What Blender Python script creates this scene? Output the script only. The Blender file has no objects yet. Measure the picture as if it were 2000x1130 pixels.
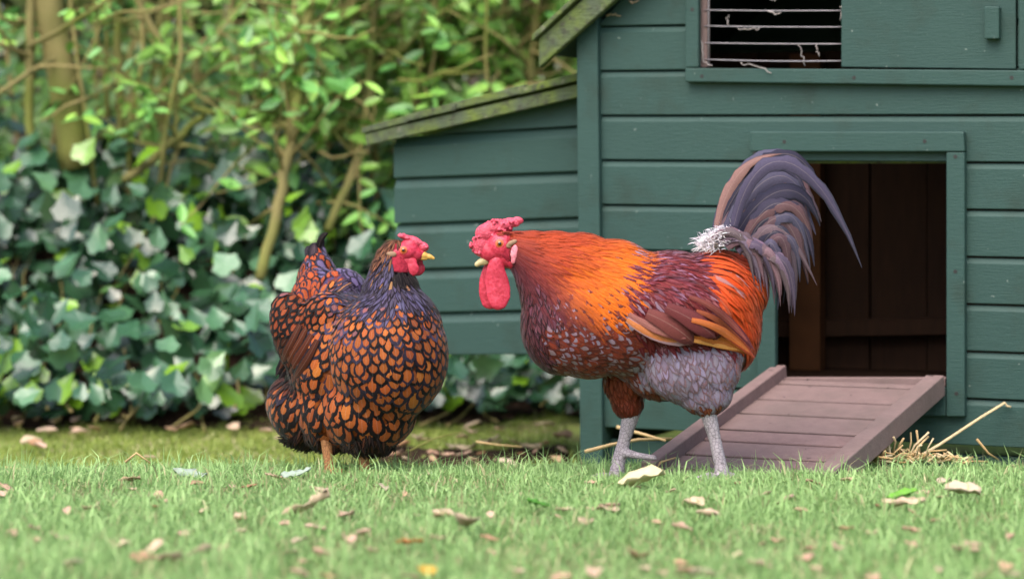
import bpy, bmesh, math, random
import numpy as np
from mathutils import Vector, Matrix
from mathutils.bvhtree import BVHTree

random.seed(7); rng = np.random.default_rng(7)
sc = bpy.context.scene
C = sc.collection
R = math.radians

# ------------------------------------------------------------------ camera, sky, sun, exposure
FPX, HZ, CAMH = 5000.0, 350.0, 0.56          # focal length in photo pixels, horizon row, lens height
cam = bpy.data.cameras.new('camera'); camo = bpy.data.objects.new('camera', cam); C.objects.link(camo)
camo.location = (0, 0, CAMH); camo.rotation_euler = (R(90), 0, 0)
cam.sensor_width = 36.0; cam.lens = 36.0 * FPX / 2000.0
cam.shift_y = -(565 - HZ) / 2000.0
cam.clip_start = 0.05; cam.clip_end = 500
cam.dof.use_dof = True; cam.dof.focus_distance = 4.66; cam.dof.aperture_fstop = 2.6
sc.camera = camo
SUN_EL, SUN_AZ = R(56), R(205)               # azimuth clockwise from +Y: behind the camera, a little to its left
w = bpy.data.worlds.new('World'); sc.world = w; w.use_nodes = True
nt = w.node_tree; bg = nt.nodes['Background']
sky = nt.nodes.new('ShaderNodeTexSky'); sky.sky_type = 'NISHITA'; sky.sun_disc = False
sky.sun_elevation = SUN_EL; sky.sun_rotation = SUN_AZ; sky.air_density = 1.0; sky.dust_density = 4.0; sky.ozone_density = 0.6
nt.links.new(sky.outputs[0], bg.inputs[0]); bg.inputs[1].default_value = 0.15
sl = bpy.data.lights.new('sun', 'SUN'); sl.energy = 1.4; sl.angle = R(60); sl.color = (1, .95, .88)
so = bpy.data.objects.new('sun', sl); C.objects.link(so)
sd = Vector((math.sin(SUN_AZ) * math.cos(SUN_EL), math.cos(SUN_AZ) * math.cos(SUN_EL), math.sin(SUN_EL)))
so.rotation_euler = sd.to_track_quat('Z', 'Y').to_euler(); so.location = (0, 0, 6)
sc.view_settings.view_transform = 'Standard'; sc.view_settings.look = 'None'
sc.view_settings.exposure = 1.2; sc.view_settings.gamma = 1.0; sc.view_settings.use_curve_mapping = False
sc.render.engine = 'CYCLES'; sc.cycles.use_denoising = True
sc.cycles.max_bounces = 6; sc.cycles.diffuse_bounces = 3; sc.cycles.glossy_bounces = 2; sc.cycles.transmission_bounces = 3

# ------------------------------------------------------------------ helpers
def P(px, py, Y):
    return Vector(((px - 1000) / FPX * Y, Y, CAMH - (py - HZ) / FPX * Y))

def tag(o, label=None, cat=None, group=None, kind=None):
    if label: o['label'] = label
    if cat: o['category'] = cat
    if group: o['group'] = group
    if kind: o['kind'] = kind
    return o

def empty(name, loc, label, cat, group=None):
    o = bpy.data.objects.new(name, None); C.objects.link(o); o.location = loc; o.empty_display_size = .05
    return tag(o, label, cat, group)

def link(name, me, mat=None, parent=None):
    o = bpy.data.objects.new(name, me); C.objects.link(o)
    if mat and not me.materials: me.materials.append(mat)
    if parent:
        o.parent = parent
        pw = Matrix.Translation(parent.location) if parent.parent is None else None
        if pw is not None: o.matrix_parent_inverse = pw.inverted()
        else:                                                 # sub-part: the part sits at the identity in world space
            o.matrix_parent_inverse = Matrix.Identity(4)
    return o

def mesh(name, verts, faces, mat=None, parent=None, smooth=False):
    me = bpy.data.meshes.new(name); me.from_pydata([tuple(v) for v in verts], [], faces)
    if smooth: me.polygons.foreach_set('use_smooth', [True] * len(me.polygons))
    me.update()
    return link(name, me, mat, parent)

def bigmesh(name, V, F, mat, parent=None, smooth=False, attrs=None):
    """V (n,3), F (m,k) all the same k; attrs {name: (type, array)} on points"""
    me = bpy.data.meshes.new(name); n = len(V); m, k = F.shape
    me.vertices.add(n); me.vertices.foreach_set('co', np.ascontiguousarray(V, dtype=np.float32).ravel())
    me.loops.add(m * k); me.loops.foreach_set('vertex_index', F.astype(np.int32).ravel())
    me.polygons.add(m); me.polygons.foreach_set('loop_start', np.arange(0, m * k, k, dtype=np.int32))
    me.polygons.foreach_set('loop_total', np.full(m, k, dtype=np.int32))
    if smooth: me.polygons.foreach_set('use_smooth', np.ones(m, dtype=bool))
    for an, (t, arr) in (attrs or {}).items():
        a = me.attributes.new(an, t, 'POINT')
        a.data.foreach_set({'FLOAT_COLOR': 'color', 'FLOAT_VECTOR': 'vector', 'FLOAT': 'value'}[t], np.ascontiguousarray(arr, dtype=np.float32).ravel())
    me.update(calc_edges=True); me.validate()
    return link(name, me, mat, parent)

def srgb(r, g, b):
    f = lambda c: (c / 255 / 12.92) if c / 255 <= .04045 else ((c / 255 + .055) / 1.055) ** 2.4
    return np.array((f(r), f(g), f(b)))

class N:
    """tiny node-tree writer"""
    def __init__(s, name, rough=.6, spec=.3):
        s.m = bpy.data.materials.new(name); s.m.use_nodes = True; s.t = s.m.node_tree
        s.b = s.t.nodes['Principled BSDF']; s.out = s.t.nodes['Material Output']
        s.b.inputs['Roughness'].default_value = rough; s.b.inputs['Specular IOR Level'].default_value = spec
    def n(s, typ, **kw):
        d = s.t.nodes.new('ShaderNode' + typ)
        for k, v in kw.items(): setattr(d, k, v)
        return d
    def l(s, a, b): s.t.links.new(a, b)
    def val(s, sock, v):
        if hasattr(v, 'is_linked') or isinstance(v, bpy.types.NodeSocket): s.l(v, sock)
        else: sock.default_value = v
    def math(s, op, a, b=0.0, c=0.0, clamp=False):
        d = s.n('Math', operation=op, use_clamp=clamp)
        for i, v in enumerate((a, b, c)): s.val(d.inputs[i], v)
        return d.outputs[0]
    def mix(s, f, a, b, mode='MIX'):
        d = s.n('Mix', data_type='RGBA', blend_type=mode); s.val(d.inputs[0], f)
        for i, v in ((6, a), (7, b)):
            if isinstance(v, bpy.types.NodeSocket): s.l(v, d.inputs[i])
            else: d.inputs[i].default_value = (*v[:3], 1)
        return d.outputs[2]
    def noise(s, scale, detail=3, vec=None, rough=.55, sc3=None, w=None):
        d = s.n('TexNoise'); d.inputs['Scale'].default_value = scale; d.inputs['Detail'].default_value = detail; d.inputs['Roughness'].default_value = rough
        if vec is None: vec = s.n('TexCoord').outputs['Object']
        if sc3:
            mp = s.n('Mapping'); mp.inputs['Scale'].default_value = sc3; s.l(vec, mp.inputs[0]); vec = mp.outputs[0]
        s.l(vec, d.inputs['Vector'])
        return d.outputs['Fac']
    def ramp(s, f, stops):
        d = s.n('ValToRGB'); s.l(f, d.inputs[0]); e = d.color_ramp.elements
        while len(e) < len(stops): e.new(.5)
        for el, (p, c) in zip(e, stops):
            el.position = p; el.color = (c, c, c, 1) if isinstance(c, (int, float)) else (*c[:3], 1)
        return d.outputs[0]
    def bump(s, h, strength=.3, dist=.002):
        d = s.n('Bump'); d.inputs['Strength'].default_value = strength; d.inputs['Distance'].default_value = dist
        s.l(h, d.inputs['Height']); s.l(d.outputs[0], s.b.inputs['Normal'])
    def col(s, v): s.val(s.b.inputs['Base Color'], v if isinstance(v, bpy.types.NodeSocket) else (*v[:3], 1)); return s
    def attr(s, name): return s.n('Attribute', attribute_name=name).outputs
    def rnd(s): return s.n('ObjectInfo').outputs['Random']

# ------------------------------------------------------------------ materials
def m_paint():
    a = N('green_paint', .55, .22)
    big = a.noise(5, 4); fine = a.noise(160, 3); grain = a.noise(30, 5, sc3=(1, 1, 14))
    c = a.mix(big, (.023, .053, .048), (.034, .074, .066))
    c = a.mix(a.math('MULTIPLY', grain, .35), c, (.021, .050, .044))
    c = a.mix(a.math('MULTIPLY', a.rnd(), .25), c, (.032, .078, .068))
    spots = a.ramp(a.noise(75, 2), [(.73, 0.), (.77, 1.)])
    c = a.mix(a.math('MULTIPLY', spots, .45), c, (.28, .33, .30))
    dirt = a.ramp(a.noise(11, 6), [(.52, 0.), (.75, 1.)])
    c = a.mix(a.math('MULTIPLY', dirt, .55), c, (.022, .034, .025))
    a.col(c); a.bump(a.math('ADD', fine, a.math('MULTIPLY', grain, 2.)), .35, .0012); return a.m
def m_moss():
    a = N('mossy_wood', .85, .2)
    n1 = a.noise(14, 5); n2 = a.noise(60, 4); g = a.noise(40, 4, sc3=(1, 1, 6))
    c = a.mix(a.ramp(n1, [(.36, 0.), (.62, 1.)]), (.075, .095, .062), (.115, .155, .035))
    c = a.mix(a.ramp(n2, [(.5, 0.), (.7, 1.)]), c, (.055, .058, .042))
    c = a.mix(a.ramp(a.noise(24, 3), [(.62, 0.), (.72, 1.)]), c, (.20, .20, .15))
    a.col(c); a.bump(a.math('ADD', n2, g), .8, .004); return a.m
def m_ramp():
    a = N('weathered_ramp_wood', .75, .25)
    g = a.noise(22, 6, sc3=(2, 2, 2)); g2 = a.noise(180, 3); st = a.noise(7, 4)
    c = a.mix(g, (.145, .090, .088), (.25, .168, .162))
    c = a.mix(a.math('MULTIPLY', a.rnd(), .35), c, (.17, .135, .125))
    c = a.mix(a.ramp(st, [(.5, 0.), (.75, .7)]), c, (.12, .095, .085))
    c = a.mix(a.ramp(a.noise(38, 2), [(.70, 0.), (.74, .8)]), c, (.055, .04, .038))
    c = a.mix(a.ramp(a.noise(17, 2), [(.72, 0.), (.75, .6)]), c, (.55, .52, .50))
    a.col(c); a.bump(a.math('ADD', g2, g), .5, .002); return a.m
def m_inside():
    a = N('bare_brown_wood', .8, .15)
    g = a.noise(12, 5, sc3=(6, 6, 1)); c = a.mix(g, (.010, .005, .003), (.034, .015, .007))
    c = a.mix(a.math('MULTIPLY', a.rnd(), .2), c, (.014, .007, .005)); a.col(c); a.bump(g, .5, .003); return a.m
def m_lawn():
    a = N('lawn_soil', .95, .1); n1 = a.noise(6, 5); n2 = a.noise(70, 4)
    c = a.mix(n1, (.17, .23, .05), (.26, .31, .08)); c = a.mix(a.ramp(n1, [(.5, 0.), (.66, .75)]), c, (.15, .12, .06)); c = a.mix(a.ramp(n2, [(.5, 0.), (.72, .8)]), c, (.08, .06, .035))
    a.col(c); a.bump(n2, .8, .01); return a.m
def m_soil():
    a = N('leaf_litter_soil', .95, .1); n1 = a.noise(25, 5); n2 = a.noise(90, 4)
    c = a.mix(n1, (.018, .011, .008), (.06, .037, .023)); c = a.mix(a.ramp(n2, [(.6, 0.), (.7, 1.)]), c, (.16, .11, .075))
    a.col(c); a.bump(n2, 1., .012); return a.m
def m_leafy(name, rough=.4, spec=.5, trans=.25):
    """base colour from the point attribute 'c1'; thin leaves let some light through"""
    a = N(name, rough, spec); c = a.attr('c1')['Color']; v = a.noise(60, 2)
    c = a.mix(1.0, c, a.mix(v, (.75, .75, .75), (1.2, 1.2, 1.2)), 'MULTIPLY'); a.col(c)
    if trans:
        t = a.n('BsdfTranslucent'); a.l(c, t.inputs[0]); mx = a.n('MixShader'); mx.inputs[0].default_value = trans
        a.l(a.b.outputs[0], mx.inputs[1]); a.l(t.outputs[0], mx.inputs[2]); a.l(mx.outputs[0], a.out.inputs[0])
    return a.m
def m_leaf_rnd(name, stops, rough=.35, spec=.5):
    """leaf whose colour comes from the object's random number"""
    a = N(name, rough, spec); d = a.ramp(a.rnd(), stops); v = a.noise(45, 3)
    c = a.mix(1.0, d, a.mix(v, (.72, .72, .72), (1.25, 1.25, 1.25)), 'MULTIPLY'); a.col(c); a.bump(v, .25, .003); return a.m
def m_bark(name, c0, c1):
    a = N(name, .85, .15); n1 = a.noise(18, 5, sc3=(1, 1, .35)); n2 = a.noise(4, 3)
    c = a.mix(n1, c0, c1); c = a.mix(a.ramp(n2, [(.42, 0.), (.65, .8)]), c, (.13, .16, .03)); a.col(c); a.bump(n1, .7, .006); return a.m
def m_feather():
    a = N('feather', .62, .14)
    s = a.n('SeparateXYZ'); a.l(a.attr('fuv')['Vector'], s.inputs[0]); u, t, ew = s.outputs
    au = a.math('ABSOLUTE', u); tt_ = a.math('DIVIDE', a.math('MAXIMUM', a.math('SUBTRACT', t, .4), 0.), .6); e = a.math('SQRT', a.math('ADD', a.math('MULTIPLY', au, au), a.math('MULTIPLY', tt_, tt_)))
    wob = a.math('MULTIPLY', a.math('SUBTRACT', a.noise(220, 2), .5), .22)
    e = a.math('ADD', e, wob)
    mk = a.n('MapRange', interpolation_type='SMOOTHSTEP'); a.l(e, mk.inputs[0]); a.l(a.math('SUBTRACT', 1.0, ew), mk.inputs[1]); a.l(a.math('SUBTRACT', 1.10, ew), mk.inputs[2])
    cb = a.n('CombineXYZ'); a.l(a.math('MULTIPLY', au, 2.), cb.inputs[0]); a.l(a.math('SUBTRACT', a.math('MULTIPLY', t, 9.), a.math('MULTIPLY', au, 4.)), cb.inputs[1])
    barb = a.noise(9, 4, vec=cb.outputs[0], rough=.7); fine = a.noise(420, 2)
    c = a.mix(mk.outputs[0], a.attr('c1')['Color'], a.attr('c2')['Color'])
    sh = a.math('LESS_THAN', au, .05); c = a.mix(a.math('MULTIPLY', sh, .10), c, (.5, .4, .34))
    f = a.math('ADD', a.math('MULTIPLY', barb, .85), a.math('MULTIPLY', fine, .55))
    g = a.n('CombineColor'); [a.l(a.math('ADD', f, .31), g.inputs[i]) for i in range(3)]
    a.col(a.mix(1.0, c, g.outputs[0], 'MULTIPLY')); a.bump(f, .4, .0012)
    a.b.inputs['Sheen Weight'].default_value = .12; a.b.inputs['Sheen Roughness'].default_value = .4
    return a.m
def m_under():
    a = N('down', .9, .05); n1 = a.noise(150, 3)
    a.col(a.mix(1.0, a.attr('c1')['Color'], a.mix(n1, (.5, .5, .5), (1.1, 1.1, 1.1)), 'MULTIPLY')); a.bump(n1, .8, .004); return a.m
def m_skin(name, c0, c1, rough=.45, sc_=180, bs=.5):
    a = N(name, rough, .4); n1 = a.noise(sc_, 3); n2 = a.noise(40, 3)
    c = a.mix(a.ramp(n1, [(.3, 0.), (.7, 1.)]), c0, c1); c = a.mix(a.ramp(n2, [(.4, 0.), (.7, .7)]), c, np.array(c0) * .8); a.col(c)
    a.b.inputs['Subsurface Weight'].default_value = .15; a.b.inputs['Subsurface Radius'].default_value = (.006, .002, .002)
    a.bump(n1, bs, .002); return a.m
def m_shank(name, c0, c1):
    a = N(name, .55, .35); v = a.n('TexVoronoi', feature='DISTANCE_TO_EDGE'); v.inputs['Scale'].default_value = 150
    a.l(a.n('TexCoord').outputs['Object'], v.inputs['Vector']); d = a.ramp(v.outputs[0], [(0., .05), (.09, 1.)])
    a.col(a.mix(d, c0, a.mix(a.noise(50, 2), c1, np.array(c1) * .75))); a.bump(d, .7, .0015); return a.m
def m_plain(name, c, rough=.5, spec=.4, var=.25, scale=60):
    a = N(name, rough, spec); a.col(a.mix(a.noise(scale, 3), np.array(c) * (1 - var), np.array(c) * (1 + var))); return a.m
def m_dry(name, stops):
    a = N(name, .7, .25); d = a.ramp(a.rnd(), stops); c = a.mix(1.0, d, a.mix(a.noise(90, 3), (.7, .7, .7), (1.15, 1.15, 1.15)), 'MULTIPLY'); a.col(c); return a.m

M = dict(paint=m_paint(), moss=m_moss(), ramp=m_ramp(), inside=m_inside(), lawn=m_lawn(), soil=m_soil(),
    grass=m_leafy('grass_blades', .45, .35, .35), leaf=m_leafy('shrub_leaves', .38, .5, .3), ivymass=m_leafy('ivy_leaves_mass', .22, .8, .1),
    ivy=m_leaf_rnd('ivy_leaf', [(0., (.011, .043, .019)), (.4, (.030, .098, .044)), (.7, (.062, .155, .08)), (.88, (.10, .22, .105)), (.95, (.17, .34, .02)), (1., (.13, .28, .02))], .2, .9),
    shrubleaf=m_leaf_rnd('shrub_leaf', [(0., (.05, .16, .035)), (.4, (.11, .31, .06)), (.75, (.19, .45, .08)), (1., (.28, .50, .07))], .38, .5),
    bark=m_bark('mossy_bark', (.11, .10, .04), (.26, .22, .09)), twig=m_bark('twig_bark', (.16, .13, .05), (.36, .29, .13)),
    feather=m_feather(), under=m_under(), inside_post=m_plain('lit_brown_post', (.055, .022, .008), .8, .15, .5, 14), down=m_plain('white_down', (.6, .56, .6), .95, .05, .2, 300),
    red=m_skin('red_skin', (.40, .013, .036), (.64, .058, .11)), comb=m_skin('comb_skin', (.48, .028, .065), (.76, .14, .21), .5, 320, 1.),
    beak_y=m_plain('horn_beak', (.62, .36, .09), .35), beak_p=m_plain('pale_horn_beak', (.50, .40, .22), .35),
    iris=m_plain('amber_iris', (.42, .10, .015), .12, .6), pupil=m_plain('black_pupil', (.006, .005, .005), .05, .8), lid=m_plain('eyelid', (.62, .13, .06), .5),
    lobe=m_skin('pale_earlobe', (.55, .10, .15), (.75, .32, .38)), tuft=m_plain('ear_tuft', (.26, .16, .10), .8),
    shank_r=m_shank('grey_scaled_shank', (.15, .12, .14), (.40, .35, .39)), shank_h=m_shank('orange_scaled_shank', (.18, .07, .03), (.42, .19, .08)),
    straw=m_dry('straw', [(0., (.42, .27, .12)), (.5, (.58, .42, .22)), (1., (.68, .55, .36))]),
    dry=m_dry('dry_leaf', [(0., (.44, .27, .19)), (.3, (.52, .36, .27)), (.6, (.50, .40, .26)), (.85, (.30, .16, .08)), (1., (.46, .38, .28))]),
    pale=m_plain('bleached_leaf', (.52, .45, .27), .7, .2, .4, 40), stone=m_plain('pale_stone', (.27, .33, .27), .8), wire=m_plain('galvanised_wire', (.30, .28, .31), .4, .6),
    screw=m_plain('dark_screw', (.02, .02, .02), .5), fluff=m_plain('grey_fluff', (.38, .34, .33), .9), dark=m_plain('dark_gap', (.02, .018, .015), .9))

# ------------------------------------------------------------------ ground
def sstep(a, b, x): t = np.clip((x - a) / (b - a), 0, 1); return t * t * (3 - 2 * t)
def bank_front(x): return 6.45 + .16 * np.clip(x + 1.2, 0, 3) + .05 * np.sin(3 * x)
def bank_top(x): return .52 - .30 * sstep(-.75, .15, x)
def ground(x, y):
    z = .022 * (1 - sstep(4.45, 4.75, y)) - .075 * sstep(4.75, 5.25, y) + .006 * np.sin(2.3 * x + 1.1 * y) * np.cos(1.7 * y - x) + .003 * np.sin(9 * x) * np.sin(8 * y)
    bf = bank_front(x); z = z + bank_top(x) * sstep(bf, bf + .75, y) ** .8 + .02 * sstep(bf - .25, bf, y)
    return z
xs = np.unique(np.concatenate([np.linspace(-60, -3, 20), np.linspace(-3, 3, 121), np.linspace(3, 60, 20)]))
ys = np.unique(np.concatenate([np.linspace(-30, 2, 12), np.linspace(2, 9, 141), np.linspace(9, 90, 25)]))
GX, GY = np.meshgrid(xs, ys); GZ = ground(GX, GY); nx, ny = len(xs), len(ys)
idx = np.arange(nx * ny).reshape(ny, nx)
F = np.stack([idx[:-1, :-1], idx[:-1, 1:], idx[1:, 1:], idx[1:, :-1]], -1).reshape(-1, 4)
tag(bigmesh('lawn', np.stack([GX, GY, GZ], -1).reshape(-1, 3), F, M['lawn'], smooth=True), 'short green lawn running from the foreground to the ivy', kind='structure')
def sheet(name, x0, x1, yf0, yf1, mat, label, nxs=80, nys=24, dz=.006):
    u = np.linspace(0, 1, nxs); v = np.linspace(0, 1, nys); U, V = np.meshgrid(u, v); X = x0 + (x1 - x0) * U
    Y = yf0(X) + (yf1(X) - yf0(X)) * V; Z = ground(X, Y) + dz + .006 * np.sin(41 * X) * np.sin(37 * Y)
    i = np.arange(nxs * nys).reshape(nys, nxs); f = np.stack([i[:-1, :-1], i[:-1, 1:], i[1:, 1:], i[1:, :-1]], -1).reshape(-1, 4)
    return tag(bigmesh(name, np.stack([X, Y, Z], -1).reshape(-1, 3), f, mat, smooth=True), label, kind='structure')
sheet('soil_bank', -3, 3, lambda x: bank_front(x) - .07 + .04 * np.sin(11 * x) + .03 * np.sin(23 * x), lambda x: bank_front(x) * 0 + 8.9, M['soil'], 'dark soil bank with leaf litter under the ivy', 200, 60)
sheet('soil_patch', -.30, .13, lambda x: 5.62 + .05 * np.sin(14 * x) + .03 * np.sin(31 * x), lambda x: 6.02 + .05 * np.sin(17 * x) + .2 * x, M['soil'], 'bare dark soil between the birds beside the coop corner post')

# ------------------------------------------------------------------ the coop
TH = R(24); U3 = Vector((math.cos(TH), -math.sin(TH), 0)); N3 = Vector((-math.sin(TH), -math.cos(TH), 0)); O3 = Vector((.147, 5.443, 0))
def W(u, v, wd): return O3 + U3 * u + N3 * wd + Vector((0, 0, v))
def wuv(px, py, wd=0.0):
    k = (px - 1000) / FPX; Y = (wd + O3.x * N3.x + O3.y * N3.y) / (k * N3.x + N3.y); p = P(px, py, Y)
    return (p - O3).dot(U3), p.z
coop = empty('chicken_coop', W(.5, 0, 0), 'dark green painted wooden chicken coop with pitched roof and open pop hole', 'chicken coop')

def prism(name, quads, mat, parent, bev=0.0):
    """quads: list of (front 4 corners as (u,v), w_front, w_back[, cove]) -> one mesh; cove leans the top of the face back"""
    V, F = [], []
    for q in quads:
        (a, b, c, d), wf, wb = q[:3]; cove = q[3] if len(q) > 3 else 0
        s = len(V)
        if cove:
            h0, dep = cove
            L = lambda p, q_, t: (p[0] + (q_[0] - p[0]) * t, p[1] + (q_[1] - p[1]) * t)
            tl = 1 - h0 / max(1e-4, d[1] - a[1]); tr = 1 - h0 / max(1e-4, c[1] - b[1])
            tl2, tr2 = (1 + tl) / 2, (1 + tr) / 2
            pts = [(L(a, d, .02), L(b, c, .02), wf), (L(a, d, tl), L(b, c, tr), wf), (L(a, d, tl2), L(b, c, tr2), wf - dep * .55), (d, c, wf - dep), (d, c, wb), (a, b, wb), (a, b, wf - .0015)]
            for l_, r_, w_ in pts: V += [W(l_[0], l_[1], w_), W(r_[0], r_[1], w_)]
            n = len(pts)
            for i in range(n): j = (i + 1) % n; F.append((s + 2 * i, s + 2 * i + 1, s + 2 * j + 1, s + 2 * j))
            F.append([s + 2 * i for i in range(n)][::-1]); F.append([s + 2 * i + 1 for i in range(n)])
        else:
            for w_ in (wf, wb): V += [W(p[0], p[1], w_) for p in (a, b, c, d)]
            F += [(s, s + 1, s + 2, s + 3), (s + 7, s + 6, s + 5, s + 4), (s, s + 4, s + 5, s + 1), (s + 1, s + 5, s + 6, s + 2), (s + 2, s + 6, s + 7, s + 3), (s + 3, s + 7, s + 4, s)]
    o = mesh(name, V, F, mat, parent)
    if bev:
        m = o.modifiers.new('bevel', 'BEVEL'); m.width = bev; m.segments = 2; m.limit_method = 'ANGLE'; m.angle_limit = R(40)
    return o
def rect(u0, u1, v0, v1): return ((u0, v0), (u1, v0), (u1, v1), (u0, v1))
def pq(x0, y0, x1, y1, wd):
    """px rectangle lying on the wall -> four (u,v) corners (each through its own pixel)"""
    return (wuv(x0, y1, wd), wuv(x1, y1, wd), wuv(x1, y0, wd), wuv(x0, y0, wd))

PW = 1.42; APEX = PW / 2; EAVE_V = wuv(1127, 68)[1]; PITCH = .80
lyl = [836 - 86.9 * i for i in range(16)]; ryl = [875 - 92.6 * i for i in range(16)]
lines = [((wuv(1172, a)), (wuv(1950, b))) for a, b in zip(lyl, ryl)]
def vline(i, u): (ua, va), (ub, vb) = lines[i]; return va + (vb - va) * (u - ua) / (ub - ua)
def roof_u(v): r = max(0, (v - EAVE_V) / PITCH); return r, PW - r
D = pq(1512, 318, 1849, 742, 0); DU0, DU1, DV0, DV1 = D[0][0], D[1][0], D[0][1], (D[2][1] + D[3][1]) / 2
Wn = pq(1362, -75, 1988, 134, 0); WU0, WU1, WV0, WV1 = Wn[0][0], Wn[1][0], (Wn[0][1] + Wn[1][1]) / 2, Wn[2][1]
GAP = .0035
for i in range(15):
    ends = lambda u: (vline(i, u) + GAP, vline(i + 1, u))
    vm = ends(.6)
    l0, r0 = roof_u(vm[0]); l1, r1 = roof_u(vm[1])
    if r1 - l1 < .1: break
    segs = []
    def seg(ua, ub, lo=None, hi=None, ua_t=None, ub_t=None):
        ua_t = ua if ua_t is None else ua_t; ub_t = ub if ub_t is None else ub_t
        if ub - ua < .004: return
        a, b = ends(ua), ends(ub)
        q = ((ua, lo or a[0]), (ub, lo or b[0]), (ub_t, hi or ends(ub_t)[1]), (ua_t, hi or ends(ua_t)[1]))
        segs.append((q, 0, -.016, None if hi else (.011, .007)))
    cuts = []
    for (u0, u1, v0, v1) in ((DU0, DU1, DV0, DV1), (WU0, WU1, WV0, WV1)):
        if vm[1] > v0 + .004 and vm[0] < v1 - .004: cuts.append((u0, u1, v0, v1))
    if cuts:
        u0, u1, v0, v1 = cuts[0]
        seg(max(.04, l0), u0, ua_t=max(.04, l1)); seg(u1, min(PW - .04, r0), ub_t=min(PW - .04, r1))
        if vm[0] < v0 - .004: seg(u0, u1, hi=v0)
        if vm[1] > v1 + .004: seg(u0, u1, lo=v1)
    else: seg(max(.04, l0), min(PW - .04, r0), ua_t=max(.04, l1), ub_t=min(PW - .04, r1))
    segs = [s if s[3] else s[:3] for s in segs]
    for s_ in segs: prism('board', [s_], M['paint'], coop)
# posts, lower plank, side and back walls
pl = [wuv(1127, 55, .012), wuv(1168, 55, .012), wuv(1178, 893, .012), wuv(1134, 893, .012)]
def post_u(k, v): (ua, va), (ub, vb) = ((pl[0], pl[3]), (pl[1], pl[2]))[k]; return ua + (ub - ua) * (v - va) / (vb - va)
prism('corner_post', [(((post_u(0, -.09), -.09), (post_u(1, -.09), -.09), (post_u(1, EAVE_V + .05), EAVE_V + .05), (post_u(0, EAVE_V + .02), EAVE_V + .02)), .016, -.04)], M['paint'], coop, .002)
prism('corner_post', [(((PW - .045, -.09), (PW, -.09), (PW, EAVE_V), (PW - .045, EAVE_V + .03)), .016, -.04)], M['paint'], coop, .002)
prism('base_plank', [(rect(.05, PW - .05, -.075, .008), -.03, -.055)], M['paint'], coop, .002)
DEP = .85; FL = DV0 - .012
prism('side_wall', [(rect(.004, .02, -.02, EAVE_V), -.042, -DEP)], M['paint'], coop)
prism('side_wall', [(rect(PW - .02, PW - .004, -.02, EAVE_V), -.042, -DEP)], M['paint'], coop)
prism('back_wall', [(((.0, -.02), (PW, -.02), (PW, EAVE_V), (.0, EAVE_V)), -DEP - .001, -DEP - .02), (((0, EAVE_V + .001), (PW, EAVE_V + .001), (APEX + .01, EAVE_V + PITCH * APEX), (APEX - .01, EAVE_V + PITCH * APEX)), -DEP - .001, -DEP - .02)], M['paint'], coop)
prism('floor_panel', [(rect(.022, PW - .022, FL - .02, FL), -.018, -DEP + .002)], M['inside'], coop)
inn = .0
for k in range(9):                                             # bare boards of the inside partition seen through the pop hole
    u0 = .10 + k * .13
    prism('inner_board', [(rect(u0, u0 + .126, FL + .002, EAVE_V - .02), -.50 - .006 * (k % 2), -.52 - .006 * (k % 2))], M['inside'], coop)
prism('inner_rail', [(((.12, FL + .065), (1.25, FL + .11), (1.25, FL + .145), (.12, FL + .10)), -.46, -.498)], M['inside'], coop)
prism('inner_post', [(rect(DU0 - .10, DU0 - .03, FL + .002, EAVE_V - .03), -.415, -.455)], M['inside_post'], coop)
# roof: mossy verge boards on the gable and planks behind them
for s in (0, 1):
    def ru(d, off=0):                                          # d along the slope from the eave (negative = overhang)
        u = d; v = EAVE_V + PITCH * d + off; return (u if s == 0 else PW - u, v)
    a, b = -.075, APEX
    prism('verge_board', [((ru(a, -.012), ru(b, -.012), ru(b, .05), ru(a, .05)) if s == 0 else (ru(b, -.012), ru(a, -.012), ru(a, .05), ru(b, .05)), .055, .035)], M['moss'], coop, .003)
    n = 7
    for k in range(n):
        d0 = a - .01 + (b - a) * k / n; d1 = a - .01 + (b - a) * (k + 1.12) / n
        q = (ru(d0, .052), ru(d1, .058 if k < n - 1 else .056), ru(d1, .070), ru(d0, .066))
        prism('roof_plank', [(q if s == 0 else (q[1], q[0], q[3], q[2]), .068 - .006 * (k % 2), -DEP - .08)], M['moss'], coop, .002)
    prism('soffit', [((ru(a + .02, .0), ru(b, .0), ru(b, .045), ru(a + .02, .045)) if s == 0 else (ru(b, 0), ru(a + .02, 0), ru(a + .02, .045), ru(b, .045)), .033, -DEP - .06)], M['paint'], coop)
# window: frame, wire, sliding panel
def frame_piece(name, x0, y0, x1, y1, wf, wb, mat='paint', bev=.0025, parent=coop): return prism(name, [(pq(x0, y0, x1, y1, wf), wf, wb)], M[mat], parent, bev)
fr = frame_piece('window_frame', 1338, -90, 1364, 132, .018, .0005)
prism('window_frame', [((wuv(1338, 160, .020), wuv(2060, 169, .020), wuv(2060, 138, .020), wuv(1338, 133, .020)), .020, .0005)], M['paint'], coop, .0025)
frame_piece('window_frame', 1989, -90, 2024, 136, .018, .0005)
prism('sliding_panel', [((wuv(1643, 131, .006), wuv(1984, 135, .006), wuv(1984, -60, .006), wuv(1643, -60, .006)), .006, -.006)], M['paint'], coop, .0015)
frame_piece('panel_handle', 1922, 13, 1951, 76, .026, .0065, bev=.002)
prism('window_lining', [(pq(1364.5, -75, 1381, 131, -.012), -.012, -.03)], M['ramp'], coop)
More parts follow.
